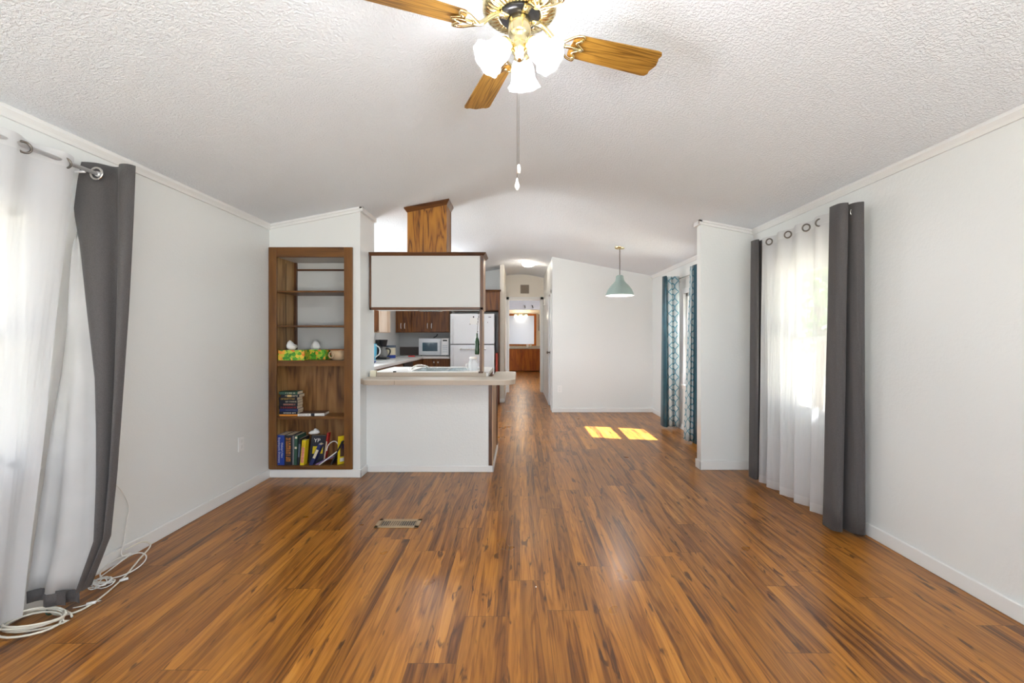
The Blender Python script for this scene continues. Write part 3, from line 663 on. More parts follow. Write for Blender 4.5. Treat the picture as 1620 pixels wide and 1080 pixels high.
def letters(parent, T, a, b, z0, z1, m):
    # faint unreadable spine printing : a row of small glyph-like marks running along the spine
    q = MB(); q.T = T; z = z0
    while z < z1:
        w = random.uniform(.005, .012)
        q.box(a, a+(b-a)*.25, -.0004, 0, z, z+w*.8); q.box(a, b, -.0004, 0, z, z+.0028)
        if random.random() < .6: q.box(b-(b-a)*.25, b, -.0004, 0, z+.001, z+w*.8)
        z += w + (.008 if random.random() < .2 else .002)
    obj('spine_printing', q, m, parent)
zf = 0.1125
Rz = lambda a: Matrix.Rotation(math.radians(a), 4, 'Z'); Ry = lambda a: Matrix.Rotation(math.radians(a), 4, 'Y'); Rx = lambda a: Matrix.Rotation(math.radians(a), 4, 'X')
X0 = ix0+0.016
book((X0, 4.205, zf), 0.072, 0.275, 0.19, 'blue', 'thick blue dictionary standing at the left end of the lowest shelf', txt=[("Encyclopedic Dictionary", -0.012, 0.024), ("Webster's New", 0.014, 0.022)])
book((X0+0.074, 4.205, zf), 0.068, 0.275, 0.19, 'ink', 'thick black book with large orange spine lettering beside the blue dictionary', lets=True, tcol='orange')
book((X0+0.144, 4.210, zf), 0.012, 0.268, 0.18, 'grey', 'thin grey magazine standing against the thick black book')
book((X0+0.158, 4.205, zf), 0.026, 0.272, 0.17, 'green', 'dark green book with pale spots standing left of the yellow guide', bands=((.55, .62, 'cream'), (.9, .96, 'cream')), M=Ry(2))
book((X0+0.190, 4.203, zf), 0.020, 0.245, 0.17, 'ink', 'narrow black book squeezed left of the yellow and orange guide', bands=((.3, .8, 'slate'),), M=Ry(4))
book((X0+0.218, 4.200, zf), 0.034, 0.232, 0.068, 'yellow', 'upright yellow and salmon guide book in the middle of the lowest shelf', bands=((.1, .72, 'pink'),), M=Ry(5), lets=True, tcol='red')
yp = book((X0+0.250, 4.300, zf), 0.030, 0.262, 0.125, 'ink', 'dark telephone directory with YP lettering and a yellow patch, leaning back', M=Rz(-62) @ Rx(-6) @ Ry(4))
Typ = Matrix.Translation((X0+0.250, 4.300, zf)) @ Rz(-62) @ Rx(-6) @ Ry(4)
def on_face(T, y, z, sz_y, sz_z, m, parent, name, th):
    q = MB(); q.T = T; q.box(th, th+0.0008, y, y+sz_y, z, z+sz_z); obj(name, q, m, parent)
on_face(Typ, 0.02, 0.09, 0.09, 0.07, COL['yellow'], yp, 'yellow_patch', .030)
text('YP', 0.050, COL['whitec'], yp, Typ @ Matrix.Translation((0.0312, 0.050, 0.215)) @ Matrix.Rotation(pi/2, 4, 'Z') @ Matrix.Rotation(pi/2, 4, 'X'))
book((X0+0.375, 4.335, zf), 0.014, 0.272, 0.05, 'red', 'small red-topped magazine at the back between directory and blue packet', bands=((.0, .7, 'cream'),), M=Rz(0) @ Ry(8))
book((X0+0.300, 4.202, zf), 0.030, 0.215, 0.066, 'navy', 'navy blue paperback leaning right in the middle of the lowest shelf', M=Ry(24), bands=((.35, .75, 'cream'),))
book((X0+0.345, 4.215, zf), 0.013, 0.18, 0.10, 'violet', 'violet-grey magazine slumped low to the right of the navy paperback', M=Ry(64), name='magazine')
book((X0+0.385, 4.205, zf), 0.008, 0.21, 0.11, 'whitec', 'thin white-edged magazine sagging at the front of the lowest shelf', M=Ry(53), name='magazine')
book((X0+0.492, 4.210, zf), 0.012, 0.245, 0.095, 'ink', 'slim black folder leaning right toward the grey computer mouse', M=Ry(26), name='folder')
yb = book((X0+0.552, 4.225, zf), 0.010, 0.262, 0.10, 'yellow', 'bright yellow paperback with a picture cover standing at the right end', M=Rz(-42) @ Ry(3))
Tb = Matrix.Translation((X0+0.552, 4.225, zf)) @ Rz(-42) @ Ry(3)
on_face(Tb, 0.02, 0.07, 0.06, 0.12, COL['brown'], yb, 'cover_picture', .010); on_face(Tb, 0.02, 0.022, 0.07, 0.035, COL['whitec'], yb, 'cover_label', .010); on_face(Tb, 0.04, 0.14, 0.035, 0.045, COL['blue'], yb, 'cover_picture', .010)
book((ix1-0.0265, 4.21, zf), 0.010, 0.225, 0.12, 'brown', 'thin dark brown book against the right side of the lowest shelf')
# tissue resting on the directory, mouse, white cable
MT['tissue'] = mat('tissue_paper', (0.85, 0.84, 0.82), 0.9)
def crumple(c, sx, sz, seed, spiky=1.0):
    random.seed(seed); m = MB(); n = 14
    prof = [(0.0, 0.0), (0.6, 0.02), (0.95, 0.25), (0.95, 0.5), (0.72, 0.78), (0.4, 0.95), (0.05, 0.9)]
    ph = random.uniform(0, 6)
    m.lathe([(r*sx, z*sz) for r, z in prof], c, n, None, lambda r, z, t: (r*(1+0.42*math.sin(2*t+ph+z*18)+0.20*math.sin(5*t+ph)), z + 0.28*sz*math.sin(t+ph)*(z/sz)**2))
    return m
obj('crumpled_tissue', crumple((X0+0.295, 4.315, 0.375), 0.036, 0.045, 3), MT['tissue'], smooth=True, label='crumpled white tissue lying on top of the leaning books', cat='tissue')
ms = MB(); ms.lathe([(0, 0), (0.5, 0), (0.52, 0.2), (0.45, 0.7), (0.25, 0.95), (0, 1)], (0, 0, 0), 24)
for v in ms.bm.verts: v.co = Vector((X0+0.535 + v.co.x*0.06, 4.350 + v.co.y*0.06, zf + 0.002 + v.co.z*0.115))
obj('router_box', ms, COL['grey'], smooth=True, label='rounded grey plastic gadget standing left of the yellow paperback', cat='gadget')
cw = MB(); cw.tube(spline([(X0+.41, 4.33, zf+.10), (X0+.42, 4.34, zf+.15), (X0+.46, 4.34, zf+.185), (X0+.50, 4.33, zf+.185), (X0+.53, 4.31, zf+.15), (X0+.50, 4.36, zf+.06), (X0+.45, 4.37, zf+.005)]), 0.005, 8)
obj('white_cable', cw, MT['white'], smooth=True, label='looped white cable behind the black folder on the lowest shelf', cat='cable')

# stack of paperbacks on the middle shelf (lying flat, spine to the front)
z = 0.5625; lay = Matrix.Rotation(pi/2, 4, 'Y')
stk = [('orange', 0.016, 'cream', 'worn orange paperback at the very bottom of the stack'), ('ink', 0.026, 'whitec', 'black paperback with pale spine title, second from the stack bottom'), ('navy', 0.024, 'slate', 'navy paperback with faint grey spine title, third from the stack bottom'),
       ('ink', 0.027, 'red', 'black paperback with red spine title, fourth from the stack bottom'), ('ink', 0.027, 'pink', 'black paperback with salmon spine title, in the middle of the stack'), ('ink', 0.024, 'cream', 'black paperback with small tan title, just above the stack middle'),
       ('ink', 0.027, 'gold', 'black paperback with orange and gold title, third from the stack top'), ('whitec', 0.027, 'cream', 'paperback with yellow and white spine, second from the stack top'), ('green', 0.026, 'cream', 'dark green paperback lying on top of the stack')]
for i, (c, th, tc, lab) in enumerate(stk):
    dx = random.uniform(-0.004, 0.004) + (0.012 if i == 7 else 0)
    loc = (X0+0.018+dx, 4.212+random.uniform(0, .006), z)
    t = thing('paperback', loc, lab + ' on the middle shelf', 'book', 'stacked paperbacks on the middle shelf')
    L, D = 0.170, 0.105; x, y, _ = loc
    m = MB(); m.box(x, x+L, y, y+D, z, z+.0012); m.box(x, x+L, y, y+D, z+th-.0012, z+th); m.box(x, x+L, y, y+.0015, z, z+th); obj('cover', m, COL['ink' if c == 'whitec' else c], t)
    obj('pages', bx(x+.001, x+L-.001, y+.0015, y+D-.001, z+.0012, z+th-.0012), MT['paper'], t)
    if i == 7: obj('spine_band', bx(x+.06, x+.10, y-.0005, y, z+.004, z+th-.004), COL['gold'], t)
    if i: letters(t, Matrix.Translation((x+L*.12, y-.0008, z+th)) @ Ry(90), th*.28, th*.74, .02*(i % 3), L*.78, COL[tc])
    z += th + 0.0003
# flat hardcover in front
x, y, z = X0+0.196, 4.200, 0.5625
t = thing('hardcover_book', (x, y, z), 'white-spined hardcover with brown cover lying flat right of the paperback stack', 'book')
m = MB(); m.T = Matrix.Translation((x, y, z)) @ Rz(6)
L, D, th = 0.238, 0.155, 0.026
m.box(0, L, 0, D, th-.002, th); m.box(0, L, 0, D, 0, .002); obj('cover', m, COL['brown'], t)
T = Matrix.Translation((x, y, z)) @ Rz(6)
m = MB(); m.T = T; m.box(0, L, 0, .002, 0.0, th); obj('spine', m, COL['whitec'], t)
m = MB(); m.T = T; m.box(.002, L-.003, .002, D-.003, .002, th-.002); obj('pages', m, MT['paperw'], t)
m = MB(); m.T = T; m.box(0.118, 0.150, -.0006, 0, 0, th); obj('spine_band', m, COL['ink'], t)
letters(t, T @ Matrix.Translation((0.012, -.001, th)) @ Ry(90), th*.32, th*.7, 0, .09, COL['grey'])

# tissue boxes and basket on the thick shelf
def floral():
    m, n, l = nt('green_floral_print'); b = n['Principled BSDF']; mp = coords(n, l, (1, 1, 1), 'World')
    v = n.new('ShaderNodeTexVoronoi'); v.inputs['Scale'].default_value = 38; l.new(mp.outputs[0], v.inputs[0])
    r = ramp(n, [(0.0, (0.03, 0.22, 0.02)), (0.35, (0.12, 0.42, 0.03)), (0.62, (0.45, 0.60, 0.05)), (0.8, (0.85, 0.55, 0.05)), (1.0, (0.8, 0.16, 0.03))]); 
    sp = n.new('ShaderNodeSeparateColor'); l.new(v.outputs['Color'], sp.inputs[0]); l.new(sp.outputs[0], r.inputs[0]); l.new(r.outputs[0], b.inputs['Base Color']); b.inputs['Roughness'].default_value = 0.5
    return m
MT['floral'] = floral()
def tissue_box(x, y, L, D, H, M, lab, seed):
    t = thing('tissue_box', (x, y, 1.0785), lab, 'tissue box', 'green tissue boxes on the thick shelf')
    T = Matrix.Translation((x, y, 1.0785)) @ M
    m = MB(); m.T = T; m.box(0, L, 0, D, 0, H); obj('carton', m, MT['floral'], t, bevel=0.001)
    m = MB(); m.T = T; m.box(L*.25, L*.75, D*.3, D*.7, H, H+.0008); obj('slot', m, MT['white'], t)
    c = T @ Vector((L*.42, D*.5, H+.0008))
    obj('tissue', crumple(c, 0.050, 0.075, seed), MT['tissue'], t, smooth=True)
tissue_box(X0+0.010, 4.212, 0.235, 0.115, 0.095, Rz(4), 'green floral tissue box at the left front of the thick shelf', 5)
tissue_box(X0+0.15, 4.385, 0.235, 0.115, 0.095, Rz(-6), 'green floral tissue box standing behind and right of the other one', 9)
MT['wicker'] = bumpy('pale_wicker', (0.58, 0.42, 0.26), 0.8, 300, 0.5, 0.003); MT['wickerdark'] = mat('brown_basket_rim', (0.34, 0.13, 0.04), 0.6)
bk = thing('woven_basket', (X0+0.545, 4.32, 1.0785), 'small woven basket with brown rim and round handle at right of the thick shelf', 'basket')
BC = Vector((X0+0.535, 4.31, 1.0785))
m = MB(); m.lathe([(0.0, 0), (0.058, 0), (0.068, 0.04), (0.078, 0.095), (0.074, 0.095), (0.064, 0.04), (0.054, 0.006), (0, 0.006)], BC, 40, None, lambda r, z, t: (r*(1+0.015*math.sin(24*t+z*900)), z)); obj('woven_body', m, MT['wicker'], bk, smooth=True)
obj('rim', MB().torus(BC+Vector((0, 0, .095)), 0.077, 0.006), MT['wickerdark'], bk, smooth=True)
obj('handle', MB().torus(BC+Vector((-0.045, -0.070, .05)), 0.028, 0.006, Rz(-25) @ Rx(90)), MT['wicker'], bk, smooth=True)
obj('wire_bow', MB().tube(spline([BC+Vector((.03, .06, .1)), BC+Vector((.05, .05, .115)), BC+Vector((.07, .02, .1))]), 0.002, 6), MT['bronze'], bk)

# ============================================================ BREAKFAST BAR and PENINSULA
def rounded(x0, x1, y0, y1, rl, rr, n=10):
    p = []
    for cx, cy, r, a0 in ((x1-rr, y0+rr, rr, -90), (x1-rr, y1-rr, rr, 0)):
        p += [(cx+r*math.cos(math.radians(a0+90*i/n)), cy+r*math.sin(math.radians(a0+90*i/n))) for i in range(n+1)]
    return p
bt = [(-1.405+0.10*(1-math.sin(math.radians(90*i/8))), 4.09+0.10*(1-math.cos(math.radians(90*i/8))) ) for i in range(0)]
poly = [(-1.468, 4.38), (-1.468, 4.196), (-1.455, 4.185)]
poly += [(-1.36+0.07*math.cos(math.radians(a)), 4.16+0.07*math.sin(math.radians(a))) for a in range(180, 271, 15)]
poly += [(-0.16+0.12*math.cos(math.radians(a)), 4.21+0.12*math.sin(math.radians(a))) for a in range(270, 361, 10)]
poly += [(-0.10+0.06*math.cos(math.radians(a)), 4.99+0.06*math.sin(math.radians(a))) for a in range(0, 91, 15)]
poly += [(-0.262, 5.05), (-0.262, 4.44), (-1.455, 4.44)]
bar = thing('bar_counter', (-0.75, 4.3, 0.86), 'beige laminate breakfast bar with a rounded end on the white half wall', 'bar counter')
obj('edge_band', MB().prism(poly, 0.862, 0.902, 'Z'), MT['laminateedge'], bar, bevel=0.002)
obj('bar_top', MB().prism([(x, y) for x, y in poly], 0.902, 0.911, 'Z'), MT['laminate'], bar, bevel=0.002)
obj('edge_seam', bx(-1.128, -1.1255, 4.0895, 4.091, 0.864, 0.902), MT['backsplash'], bar)
obj('riser', bx(-1.385, -0.325, 4.415, 4.435, 0.911, 0.95), MT['laminateedge'], bar)
MT['ivory'] = mat('ivory_plastic', (0.74, 0.68, 0.52), 0.4)
obj('riser_block', bx(-1.446, -1.388, 4.40, 4.436, 0.911, 0.97), MT['ivory'], bar, label='cream end block')

pen = thing('peninsula_cabinet', (-0.87, 4.9, 0), 'wooden kitchen peninsula cabinet behind the white half wall, holding the sink', 'kitchen cabinet')
obj('body', bx(-1.46, -0.31, 4.44, 5.28, 0.0, 0.90), MT['cabinet'], pen)
obj('end_panel', bx(-0.309, -0.265, 4.44, 5.28, 0.06, 0.86), MT['sidepanel'], pen, label='pale tan wooden end panel')
obj('end_stile', bx(-0.264, -0.258, 4.36, 4.45, 0.06, 0.86), MT['sidepanel'], pen)
obj('corner_strip', bx(-0.297, -0.264, 4.362, 4.3695, 0.062, 0.86), MT['oakdark'], pen, label='dark brown corner strip')
obj('back_strip', bx(-0.262, -0.254, 5.20, 5.28, 0.06, 0.86), MT['oakdark'], pen)
ct = MB(); sx0, sx1, sy0, sy1 = -1.08, -0.46, 4.66, 5.10
z0, z1 = 0.905, 0.945
ct.box(-1.465, sx0, 4.436, 5.32, z0, z1); ct.box(sx1, -0.305, 4.436, 5.32, z0, z1); ct.box(sx0, sx1, 4.436, sy0, z0, z1); ct.box(sx0, sx1, sy1, 5.32, z0, z1)
obj('sink_counter', ct, MT['counter'], None, label='white laminate kitchen counter with a sink cut-out behind the bar', cat='countertop', bevel=0.003)
sk = thing('kitchen_sink', (-0.77, 4.88, 0.80), 'stainless double kitchen sink set in the counter behind the bar', 'sink')
rim = MB(); r = 0.02
rim.box(sx0-r, sx1+r, sy0-r, sy0+.012, z1, z1+.005); rim.box(sx0-r, sx1+r, sy1-.012, sy1+r, z1, z1+.005); rim.box(sx0-r, sx0+.012, sy0, sy1, z1, z1+.005); rim.box(sx1-.012, sx1+r, sy0, sy1, z1, z1+.005); rim.box(-.78, -.76, sy0, sy1, z1-.01, z1+.005)
obj('rim', rim, MT['steel'], sk, bevel=0.002)
for a, b in ((sx0+.001, -.78), (-.76, sx1-.001)):
    q = MB(); q.box(a, b, sy0+.001, sy1-.001, .905, .907)
    for bb_ in ((a, a+.003, sy0+.001, sy1-.001, .907, z1), (b-.003, b, sy0+.001, sy1-.001, .907, z1), (a, b, sy0+.001, sy0+.004, .907, z1), (a, b, sy1-.004, sy1-.001, .907, z1)): q.box(*bb_)
    obj('basin', q, MT['steel'], sk)
# small things on the sink counter
GL = mat('clear_glass', (0.95, 0.97, 0.97), 0.03, trans=1.0)
jr = thing('glass_jar', (-0.475, 4.60, .9455), 'clear glass jar mug with handle and lid on the counter beside the post', 'jar')
J = Vector((-0.470, 4.60, .9455))
obj('jar_body', MB().lathe([(0, 0), (.043, 0), (.047, .01), (.047, .09), (.036, .108), (.034, .125), (.031, .125), (.033, .106), (.043, .088), (.043, .012), (0, .008)], J, 32)[0], sheer_mat('jar_glass', (0.8, 0.82, 0.84), 0.7), jr, smooth=True)
obj('lid', MB().lathe([(0, .126), (.038, .126), (.038, .142), (.03, .15), (0, .150)], J, 28)[0], MT['white'], jr, smooth=True)
obj('handle', MB().tube(spline([J+Vector((-.045, 0, .08)), J+Vector((-.068, 0, .075)), J+Vector((-.07, 0, .045)), J+Vector((-.046, 0, .025))]), .005, 8), MT['white'], jr, smooth=True)
m = MB(); m.box(-0.55, -0.40, 4.44, 4.55, .9455, .958); obj('folded_cloth', m, MT['tissue'], None, label='folded white cloth lying on the counter at the foot of the post', cat='cloth', bevel=0.002)
obj('sink_stopper', MB().cyl((-1.235, 4.50, .9455), .016, 0, .012, 20), MT['black'], None, label='small black round stopper on the counter left of the sink', cat='stopper')
for i, (x, y) in enumerate(((-1.14, 4.62), (-1.12, 4.9))):
    pass
fc = thing('sink_faucet', (-1.18, 4.86, .9455), 'low chrome faucet lying at the left of the sink behind the bar', 'faucet')
obj('spout', MB().tube(spline([(-1.16, 4.88, .955), (-1.10, 4.88, .99), (-1.02, 4.88, .985), (-.97, 4.88, .965)]), .009, 10), MT['chrome'], fc, smooth=True)
obj('base', MB().cyl((-1.165, 4.88, .9455), .025, 0, .015, 20), MT['chrome'], fc)

# hanging cupboard (white back panel) over the peninsula, its post and the chimney box
hc = thing('hanging_cabinet', (-0.91, 4.6, 1.56), 'white-backed brown-trimmed hanging cabinet above the breakfast bar', 'hanging cabinet')
hx0, hx1, hy0, hy1 = -1.462, -0.355, 4.435, 4.745
obj('body', bx(hx0+.01, hx1-.012, hy0+.004, hy1, 1.565, 2.09), MT['panelwhite'], hc)
obj('back_panel', bx(hx0+.015, hx1-.025, hy0-.002, hy0+.004, 1.585, 2.085), MT['panelwhite'], hc, label='white back panel')
obj('bottom_rail', bx(hx0, hx1, hy0-.006, hy0+.02, 1.558, 1.584), MT['oakdarkx'], hc, bevel=.002)
obj('left_stile', bx(hx0, hx0+.018, hy0-.006, hy0+.02, 1.56, 2.10), MT['oakdark'], hc, bevel=.002)
obj('right_stile', bx(hx1-.030, hx1, hy0-.006, hy0+.02, 1.56, 2.10), MT['oakdark'], hc, bevel=.002)
obj('side_panel', bx(hx1-.012, hx1-.001, hy0+.02, hy1, 1.56, 2.10), MT['sidepanel'], hc)
cm_ = MB()
def crownbox(mb, x0, x1, y0, y1, z, h, o, left=True, right=True):
    a = Vector((x0, y0, z)); 
    lo = [(x0, y0), (x1, y0), (x1, y1), (x0, y1)]; hi = [(x0-(o if left else 0), y0-o), (x1+(o if right else 0), y0-o), (x1+(o if right else 0), y1), (x0-(o if left else 0), y1)]
    A = [mb.v((p[0], p[1], z)) for p in lo]; B = [mb.v((p[0], p[1], z+h*.75)) for p in hi]; D = [mb.v((p[0], p[1], z+h)) for p in hi]
    mb.f(A[::-1]); mb.f(D)
    for P, Q in ((A, B), (B, D)):
        for i in range(4): mb.f([P[i], P[(i+1) % 4], Q[(i+1) % 4], Q[i]])
crownbox(cm_, hx0, hx1, hy0, hy1, 2.085, 0.032, 0.028, left=False)
obj('crown', cm_, MT['oakdarkx'], hc)
obj('vent_strip', bx(-1.02, -0.80, 4.56, 4.72, 1.556, 1.565), MT['steel'], hc)
MT['postside'] = MT['sidepanel']
pst = thing('counter_post', (-0.37, 4.46, .95), 'slim brown wooden post between the counter and the hanging cabinet', 'post')
obj('front_face', bx(-0.386, -0.361, 4.395, 4.401, .945, 1.557), MT['oakdark'], pst); obj('board', bx(-0.386, -0.359, 4.401, 4.60, .9455, 1.557), MT['sidepanel'], pst)
obj('foot', bx(-0.396, -0.352, 4.378, 4.42, .9455, .962), MT['oakdark'], pst, bevel=.002)
# green bottle ornament hanging on the post
gb = thing('green_bottle', (-0.412, 4.42, 1.12), 'dark green flattened bottle hanging on a string beside the post', 'bottle')
GM = mat('dark_green_glass', (0.008, 0.045, 0.012), 0.2)
obj('bottle_body', MB().lathe([(0, 0), (.020, 0), (.022, .01), (.022, .125), (.016, .150), (.008, .165), (.007, .20), (.009, .205), (0, .205)], (-0.413, 4.42, 1.125), 24)[0], GM, gb, smooth=True)
obj('string', MB().tube([(-0.413, 4.42, 1.33), (-0.405, 4.42, 1.42), (-0.396, 4.42, 1.55)], .0022, 6), MT['bronze'], gb)
for z in (1.345, 1.44, 1.47, 1.52): obj('bead', MB().lathe([(0, -.006), (.007, 0), (0, .006)], (-0.408+(z-1.345)*.03, 4.42, z), 12)[0], MT['bronze'], gb, smooth=True)

ch = thing('range_hood_chimney', (-0.9, 4.63, 2.115), 'honey oak boxed chimney rising from the hanging cabinet to the sloped ceiling', 'chimney box')
qx0, qx1, qy0, qy1 = -1.098, -0.714, 4.452, 4.73
obj('body', MB().prism([(qx0, 2.117), (qx1, 2.117), (qx1, cz(qx1)-.01), (qx0, cz(qx0)-.01)], qy0, qy1), MT['oak'], ch)
cr = MB(); o = .028
def slopecrown(mb, x0, x1, y0, y1):
    A = [mb.v((x, y, cz(x)-.05)) for x, y in ((x0-.003, y0-.003), (x1+.003, y0-.003), (x1+.003, y1), (x0-.003, y1))]
    B = [mb.v((x, y, cz(x)-.012)) for x, y in ((x0-o, y0-o), (x1+o, y0-o), (x1+o, y1), (x0-o, y1))]
    D = [mb.v((x, y, cz(x)-.001)) for x, y in ((x0-o, y0-o), (x1+o, y0-o), (x1+o, y1), (x0-o, y1))]
    mb.f(A[::-1]); mb.f(D)
    for P, Q in ((A, B), (B, D)):
        for i in range(4): mb.f([P[i], P[(i+1) % 4], Q[(i+1) % 4], Q[i]])
slopecrown(cr, qx0, qx1, qy0, qy1); obj('crown', cr, MT['oakdarkx'], ch)
obj('side_trim', bx(qx1, qx1+.004, qy1-.03, qy1, 2.117, cz(qx1)-.05), MT['oakdark'], ch)
obj('small_dish', MB().lathe([(0, 0), (.03, 0), (.05, .022), (.046, .022), (.028, .005), (0, .005)], (-0.645, 4.56, 2.1175), 24)[0], MT['paperw'], None, smooth=True, label='small pale dish on top of the hanging cabinet right of the chimney', cat='dish')

# ============================================================ KITCHEN
def pull(parent, x, y, z, h=.10, axis='y'):
    q = MB()
    if axis == 'y': q.tube([(x, y+.02, z-h/2), (x, y, z-h/2+.012), (x, y-.004, z), (x, y, z+h/2-.012), (x, y+.02, z+h/2)], .007, 8)
    else: q.tube([(x-.02, y, z-h/2), (x, y, z-h/2+.012), (x, y, z+h/2-.012), (x-.02, y, z+h/2)], .007, 8)
    return obj('handle', q, MT['white'], parent, smooth=True)
def cab_back(x0, x1, z0, z1, yf, yb, doors, lab, name='wall_cabinet', group='brown wall cabinets on the back kitchen wall', crownm=False, hz=None):
    t = thing(name, ((x0+x1)/2, (yf+yb)/2, z0), lab, 'cabinet', group)
    obj('body', bx(x0, x1, yf+.02, yb, z0, z1), MT['cabinet'], t)
    n = len(doors)
    for (a, b, side) in doors:
        d_ = obj('door', bx(a+.004, b-.004, yf, yf+.019, z0+.012, z1-.012), MT['cabinet'], t, bevel=.006)
        px_ = b-.035 if side > 0 else a+.035
        if hz is None: pull(d_, px_, yf-.018, z0+.13)
        else: obj('knob', MB().lathe([(0, 0), (.008, .002), (.016, .014), (.012, .024), (0, .026)], (px_, yf, hz), 14, Rx(90))[0], MT['white'], d_, smooth=True)
    if crownm:
        q = MB(); crownbox(q, x0, x1, yf, yb, z1, .03, .025, left=False); obj('crown', q, MT['oakdarkx'], t)
    return t
cab_back(-2.478, -2.165, 1.38, 2.16, 9.08, 9.395, [(-2.47, -2.33, 1), (-2.325, -2.17, -1)], 'narrow two-door brown wall cabinet in the left corner of the back kitchen wall')
cab_back(-2.163, -1.40, 1.38, 2.16, 9.08, 9.395, [(-2.155, -1.80, 1), (-1.79, -1.41, -1)], 'wide two-door brown wall cabinet above the microwave')
cab_back(-1.33, -.385, 1.80, 2.17, 8.78, 9.395, [(-1.32, -.86, 1), (-.855, -.395, -1)], 'brown oak wall cabinet mounted over the white refrigerator', crownm=True)
# cabinets on the left kitchen wall
lc = thing('wall_cabinet', (-2.32, 6.5, 1.38), 'dark brown wall cabinet on the left kitchen wall, nearest the bookcase', 'cabinet', 'wall cabinets along the left kitchen wall')
obj('body', bx(-2.478, -2.18, 5.95, 6.99, 1.37, 2.13), MT['cabinet'], lc)
for a, b in ((5.97, 6.47), (6.48, 6.98)):
    obj('door', bx(-2.18, -2.16, a, b, 1.385, 2.115), MT['cabinet'], lc, bevel=.005)
lc2 = thing('wall_cabinet', (-2.32, 7.3, 1.36), 'wall cabinet on the left kitchen wall beside the dark one, window light painted into its face', 'cabinet', 'wall cabinets along the left kitchen wall')
obj('body', bx(-2.478, -2.18, 7.0, 7.62, 1.36, 2.13), MT['litwood'], lc2); obj('door', bx(-2.18, -2.16, 7.01, 7.61, 1.365, 2.115), MT['litwood'], lc2, bevel=.004)

base = thing('base_cabinet', (-2.17, 7.2, 0), 'brown base cabinets running along the left kitchen wall', 'cabinet')
obj('body', bx(-2.478, -1.89, 5.4, 7.34, 0.08, .868), MT['cabinet'], base); obj('body_far', bx(-2.478, -1.89, 7.98, 8.79, 0.08, .868), MT['cabinet'], base)
for a, b in ((5.42, 6.03), (6.05, 6.68), (6.70, 7.32), (8.0, 8.76)):
    obj('drawer', bx(-1.89, -1.872, a, b, .70, .85), MT['cabinet'], base, bevel=.004); obj('door', bx(-1.89, -1.872, a, b, .11, .68), MT['cabinet'], base, bevel=.004)
dw = thing('dishwasher', (-2.17, 7.66, 0), 'built-in dishwasher with a black control panel under the left counter', 'dishwasher')
obj('body', bx(-2.45, -1.89, 7.35, 7.97, .08, .866), MT['black'], dw); obj('door', bx(-1.89, -1.868, 7.36, 7.96, .1, .72), MT['cabinet'], dw); obj('control_panel', bx(-1.89, -1.862, 7.36, 7.96, .725, .86), MT['black'], dw, bevel=.004)
cab_back(-1.886, -1.36, .08, .868, 8.80, 9.395, [(-1.87, -1.62, 1), (-1.61, -1.37, -1)], 'brown base cabinet with white knobs beneath the microwave', name='base_cabinet', group=None, hz=.80)
lct = MB(); lct.prism([(-2.478, 5.3), (-1.855, 5.3), (-1.855, 8.77), (-1.35, 8.77), (-1.35, 9.395), (-2.478, 9.395)], .87, .914, 'Z')
obj('corner_counter', lct, MT['counter'], None, label='white L-shaped kitchen countertop along the left and back walls', cat='countertop', bevel=.003)
obj('backsplash_board', bx(-2.47, -1.35, 9.38, 9.398, .9145, 1.085), MT['backsplash'], None, label='low dark brown backsplash strip behind the microwave', cat='backsplash')
st('wall_backsplash', bx(-2.48, -1.33, 9.392, 9.40, 1.085, 1.38), MT['kitgrey'])
# microwave
mw = thing('microwave_oven', (-1.69, 9.15, .9145), 'silver microwave oven with dark glass window on the back counter', 'microwave')
MT['silver'] = mat('silver_plastic', (0.55, 0.57, 0.60), 0.3, metal=.4)
mx0, mx1, my, mz0, mz1 = -1.985, -1.395, 8.95, .925, 1.265
obj('case', bx(mx0, mx1, my+.02, my+.40, mz0, mz1), MT['silver'], mw, bevel=.006)
obj('door', bx(mx0, mx0+.44, my, my+.02, mz0+.005, mz1-.005), MT['silver'], mw, bevel=.005)
obj('door_window', bx(mx0+.075, mx0+.37, my-.003, my, mz0+.085, mz1-.085), mat('dark_microwave_glass', (.03, .07, .10), .08), mw)
cp = obj('control_panel', bx(mx0+.445, mx1, my, my+.02, mz0+.005, mz1-.005), MT['white'], mw, bevel=.004)
obj('display', bx(mx0+.475, mx1-.03, my-.002, my, mz1-.06, mz1-.03), MT['black'], cp); obj('door_grip', bx(mx0+.405, mx0+.43, my-.02, my, mz0+.05, mz1-.05), MT['silver'], mw, bevel=.005)
for i in range(4):
    for j in range(3): obj('button', bx(mx0+.475+j*.032, mx0+.498+j*.032, my-.002, my, mz0+.06+i*.04, mz0+.085+i*.04), MT['silver'], cp)
for fx in (mx0+.04, mx1-.04):
    for fy in (my+.05, my+.36): obj('foot', MB().cyl((fx, fy, .9145), .012, 0, .012, 10), MT['black'], mw)
for fx in (-1.70,):
    o = thing('stapler', (fx, 9.12, 1.2655), 'small black gadget lying on top of the microwave', 'gadget')
    obj('body', MB().tube(spline([(fx-.02, 9.1, 1.278), (fx+.03, 9.1, 1.30), (fx+.06, 9.1, 1.345)]), .012, 8), MT['black'], o, smooth=True)
